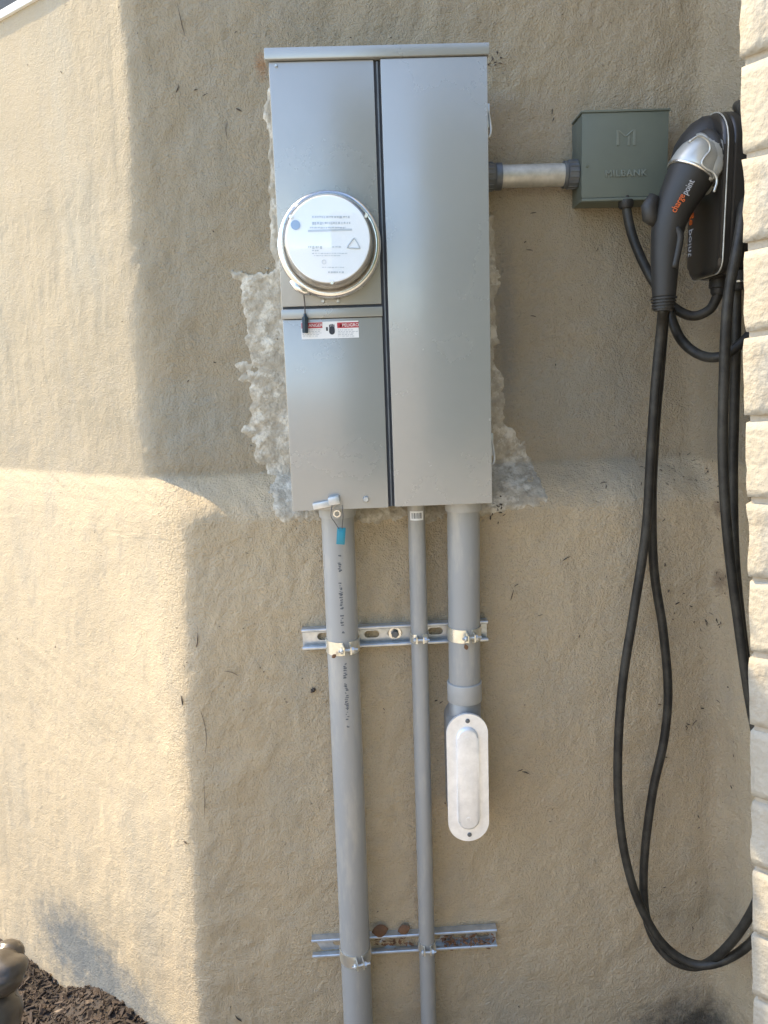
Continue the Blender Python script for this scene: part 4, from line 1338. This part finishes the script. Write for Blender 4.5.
for k in range(30):
    sp.append((rs.uniform(640, 715), rs.gauss(472, 9), rs.uniform(0.003, 0.010), rs.uniform(0.0005, 0.0010), rs.uniform(0, 3.1)))
for k in range(12):
    sp.append((rs.gauss(494, 4), rs.gauss(60, 6), rs.uniform(0.003, 0.009), rs.uniform(0.0006, 0.0018), rs.uniform(0, 3.1)))
for k in range(26):
    sp.append((rs.gauss(497, 4), rs.gauss(508, 5), rs.uniform(0.003, 0.010), rs.uniform(0.0006, 0.0020), rs.uniform(0, 3.1)))
for k in range(70):
    sp.append((rs.uniform(10, 640), rs.uniform(5, 1015), rs.uniform(0.002, 0.006), rs.uniform(0.0005, 0.0012), rs.uniform(0, 3.1)))
debris('dirt_specks', sp, 'twig', 'tiny dark twigs and dirt specks stuck to the stucco wall', 'debris')

def leaf(p, n_, size, ang, m, label, group):
    b_ = bmesh.new()
    t1_ = Vector((1, 0, 0)); t1_ = (t1_ - n_ * t1_.dot(n_)).normalized(); t2_ = n_.cross(t1_)
    x_ = t1_ * math.cos(ang) + t2_ * math.sin(ang); y_ = n_.cross(x_)
    mid, le, ri_ = [], [], []
    for i_ in range(7):
        f = i_ / 6
        w_ = math.sin(math.pi * min(f * 0.97 + 0.02, 1)) ** 0.8 * 0.36
        c_ = p + x_ * size * (f - 0.5) + n_ * size * 0.25 * (f - 0.5) ** 2
        mid.append(b_.verts.new(c_))
        le.append(b_.verts.new(c_ + y_ * size * w_ + n_ * size * 0.16 * w_ * 2)); ri_.append(b_.verts.new(c_ - y_ * size * w_ + n_ * size * 0.22 * w_ * 2))
    for i_ in range(6):
        b_.faces.new((mid[i_], mid[i_ + 1], le[i_ + 1], le[i_])); b_.faces.new((mid[i_], ri_[i_], ri_[i_ + 1], mid[i_ + 1]))
    o = obj('dry_leaf', b_, m, None, smooth=True)
    sol = o.modifiers.new('thickness', 'SOLIDIFY'); sol.thickness = 0.0004
    return tag(o, label, 'leaf', group)
nb_ = Vector((0, -0.75, 0.66)).normalized()
g1 = 'dry leaves caught on the lower strut'
leaf(at(380, 930, -DL - 0.012), Vector((0.1, -0.9, 0.3)).normalized(), 0.034, 0.1, 'leaf', 'curled brown leaf resting behind the lower strut beside the thick conduit', g1)
leaf(at(404, 929, -DL - 0.012), Vector((-0.1, -0.9, 0.3)).normalized(), 0.026, 0.3, 'leaf', 'curled brown leaf resting behind the lower strut beside the thin conduit', g1)
rs = random.Random(4)
V, Fc = [], []
for k in range(170):
    p = at(rs.uniform(442, 494) if k % 4 else rs.uniform(376, 414), rs.gauss(942, 3.2), -DL - 0.010 - rs.uniform(0, 0.008))
    a = rs.uniform(0, 3.14); l_ = rs.uniform(0.002, 0.009); w_ = rs.uniform(0.0008, 0.003)
    x_ = Vector((math.cos(a), rs.uniform(-.5, .5), math.sin(a) * 0.6)) * l_; y_ = Vector((-math.sin(a), rs.uniform(-.5, .5), math.cos(a))) * w_
    i_ = len(V)
    n_ = Vector((0, -0.0008, 0))
    V += [tuple(p - x_), tuple(p + y_ * 1.0), tuple(p + x_), tuple(p - y_), tuple(p + n_)]
    Fc += [(i_, i_ + 1, i_ + 4), (i_ + 1, i_ + 2, i_ + 4), (i_ + 2, i_ + 3, i_ + 4), (i_ + 3, i_, i_ + 4), (i_ + 3, i_ + 2, i_ + 1, i_)]
me = bpy.data.meshes.new('leaf_litter'); me.from_pydata(V, [], Fc)
tag(link('leaf_litter', me, 'leaf'), 'crumbled brown leaf litter lying in the lower strut', 'leaf litter', kind='stuff')
# rust crumbs in the clamp on the short conduit, and a star of dry leaf on the printed one
leaf(at(334, 656, YP - 0.036), Vector((0, -1, 0.1)).normalized(), 0.010, 0.6, 'leaf', 'tiny dry leaf scrap caught under the clamp of the printed conduit', 'leaf scraps caught on clamps')
leaf(at(466, 647, YP - 0.038), Vector((0, -1, 0.1)).normalized(), 0.011, 1.9, 'leaf', 'rust coloured leaf scrap caught in the clamp above the elbow body', 'leaf scraps caught on clamps')

# ------------------------------------------------------------------ unseen greenery and wall added behind the viewer for reflections and bounced light
hx, hz = np.meshgrid(np.linspace(0.05, 9.0, 180), np.linspace(-0.1, 4.4, 90))
hy = -4.35 + 0.22 * fbm(hx * 3, hz * 3, 301, 4, 0.6)
hme = grid_mesh('added_hedge', np.stack([hx, hy, hz], -1).reshape(-1, 3), *hx.shape)
hb_ = bmesh.new(); hb_.from_mesh(hme)
box(0.08, 9.0, -5.3, -4.6, -0.1, 4.3, bm=hb_)
hb_.to_mesh(hme); hb_.free()
tag(link('added_hedge', hme, mat('added_hedge_leaves', (0.085, 0.115, 0.045), (0.045, 0.065, 0.025), 0.7, nscale=30, bump=1.0, bscale=40, bdist=0.03)), 'unseen greenery added behind the viewer for reflections and bounced light', 'added_hedge')
fnc = obj('added_wall', box(-9.0, 0.03, -4.50, -4.32, -0.1, 1.75, 0.01), mat('added_wall_render', (0.58, 0.50, 0.39), (0.50, 0.43, 0.34), 0.9, nscale=3, bump=0.5, bscale=60, bdist=0.004))
tag(fnc, 'unseen tan wall added behind the viewer for reflections and bounced light', 'wall')
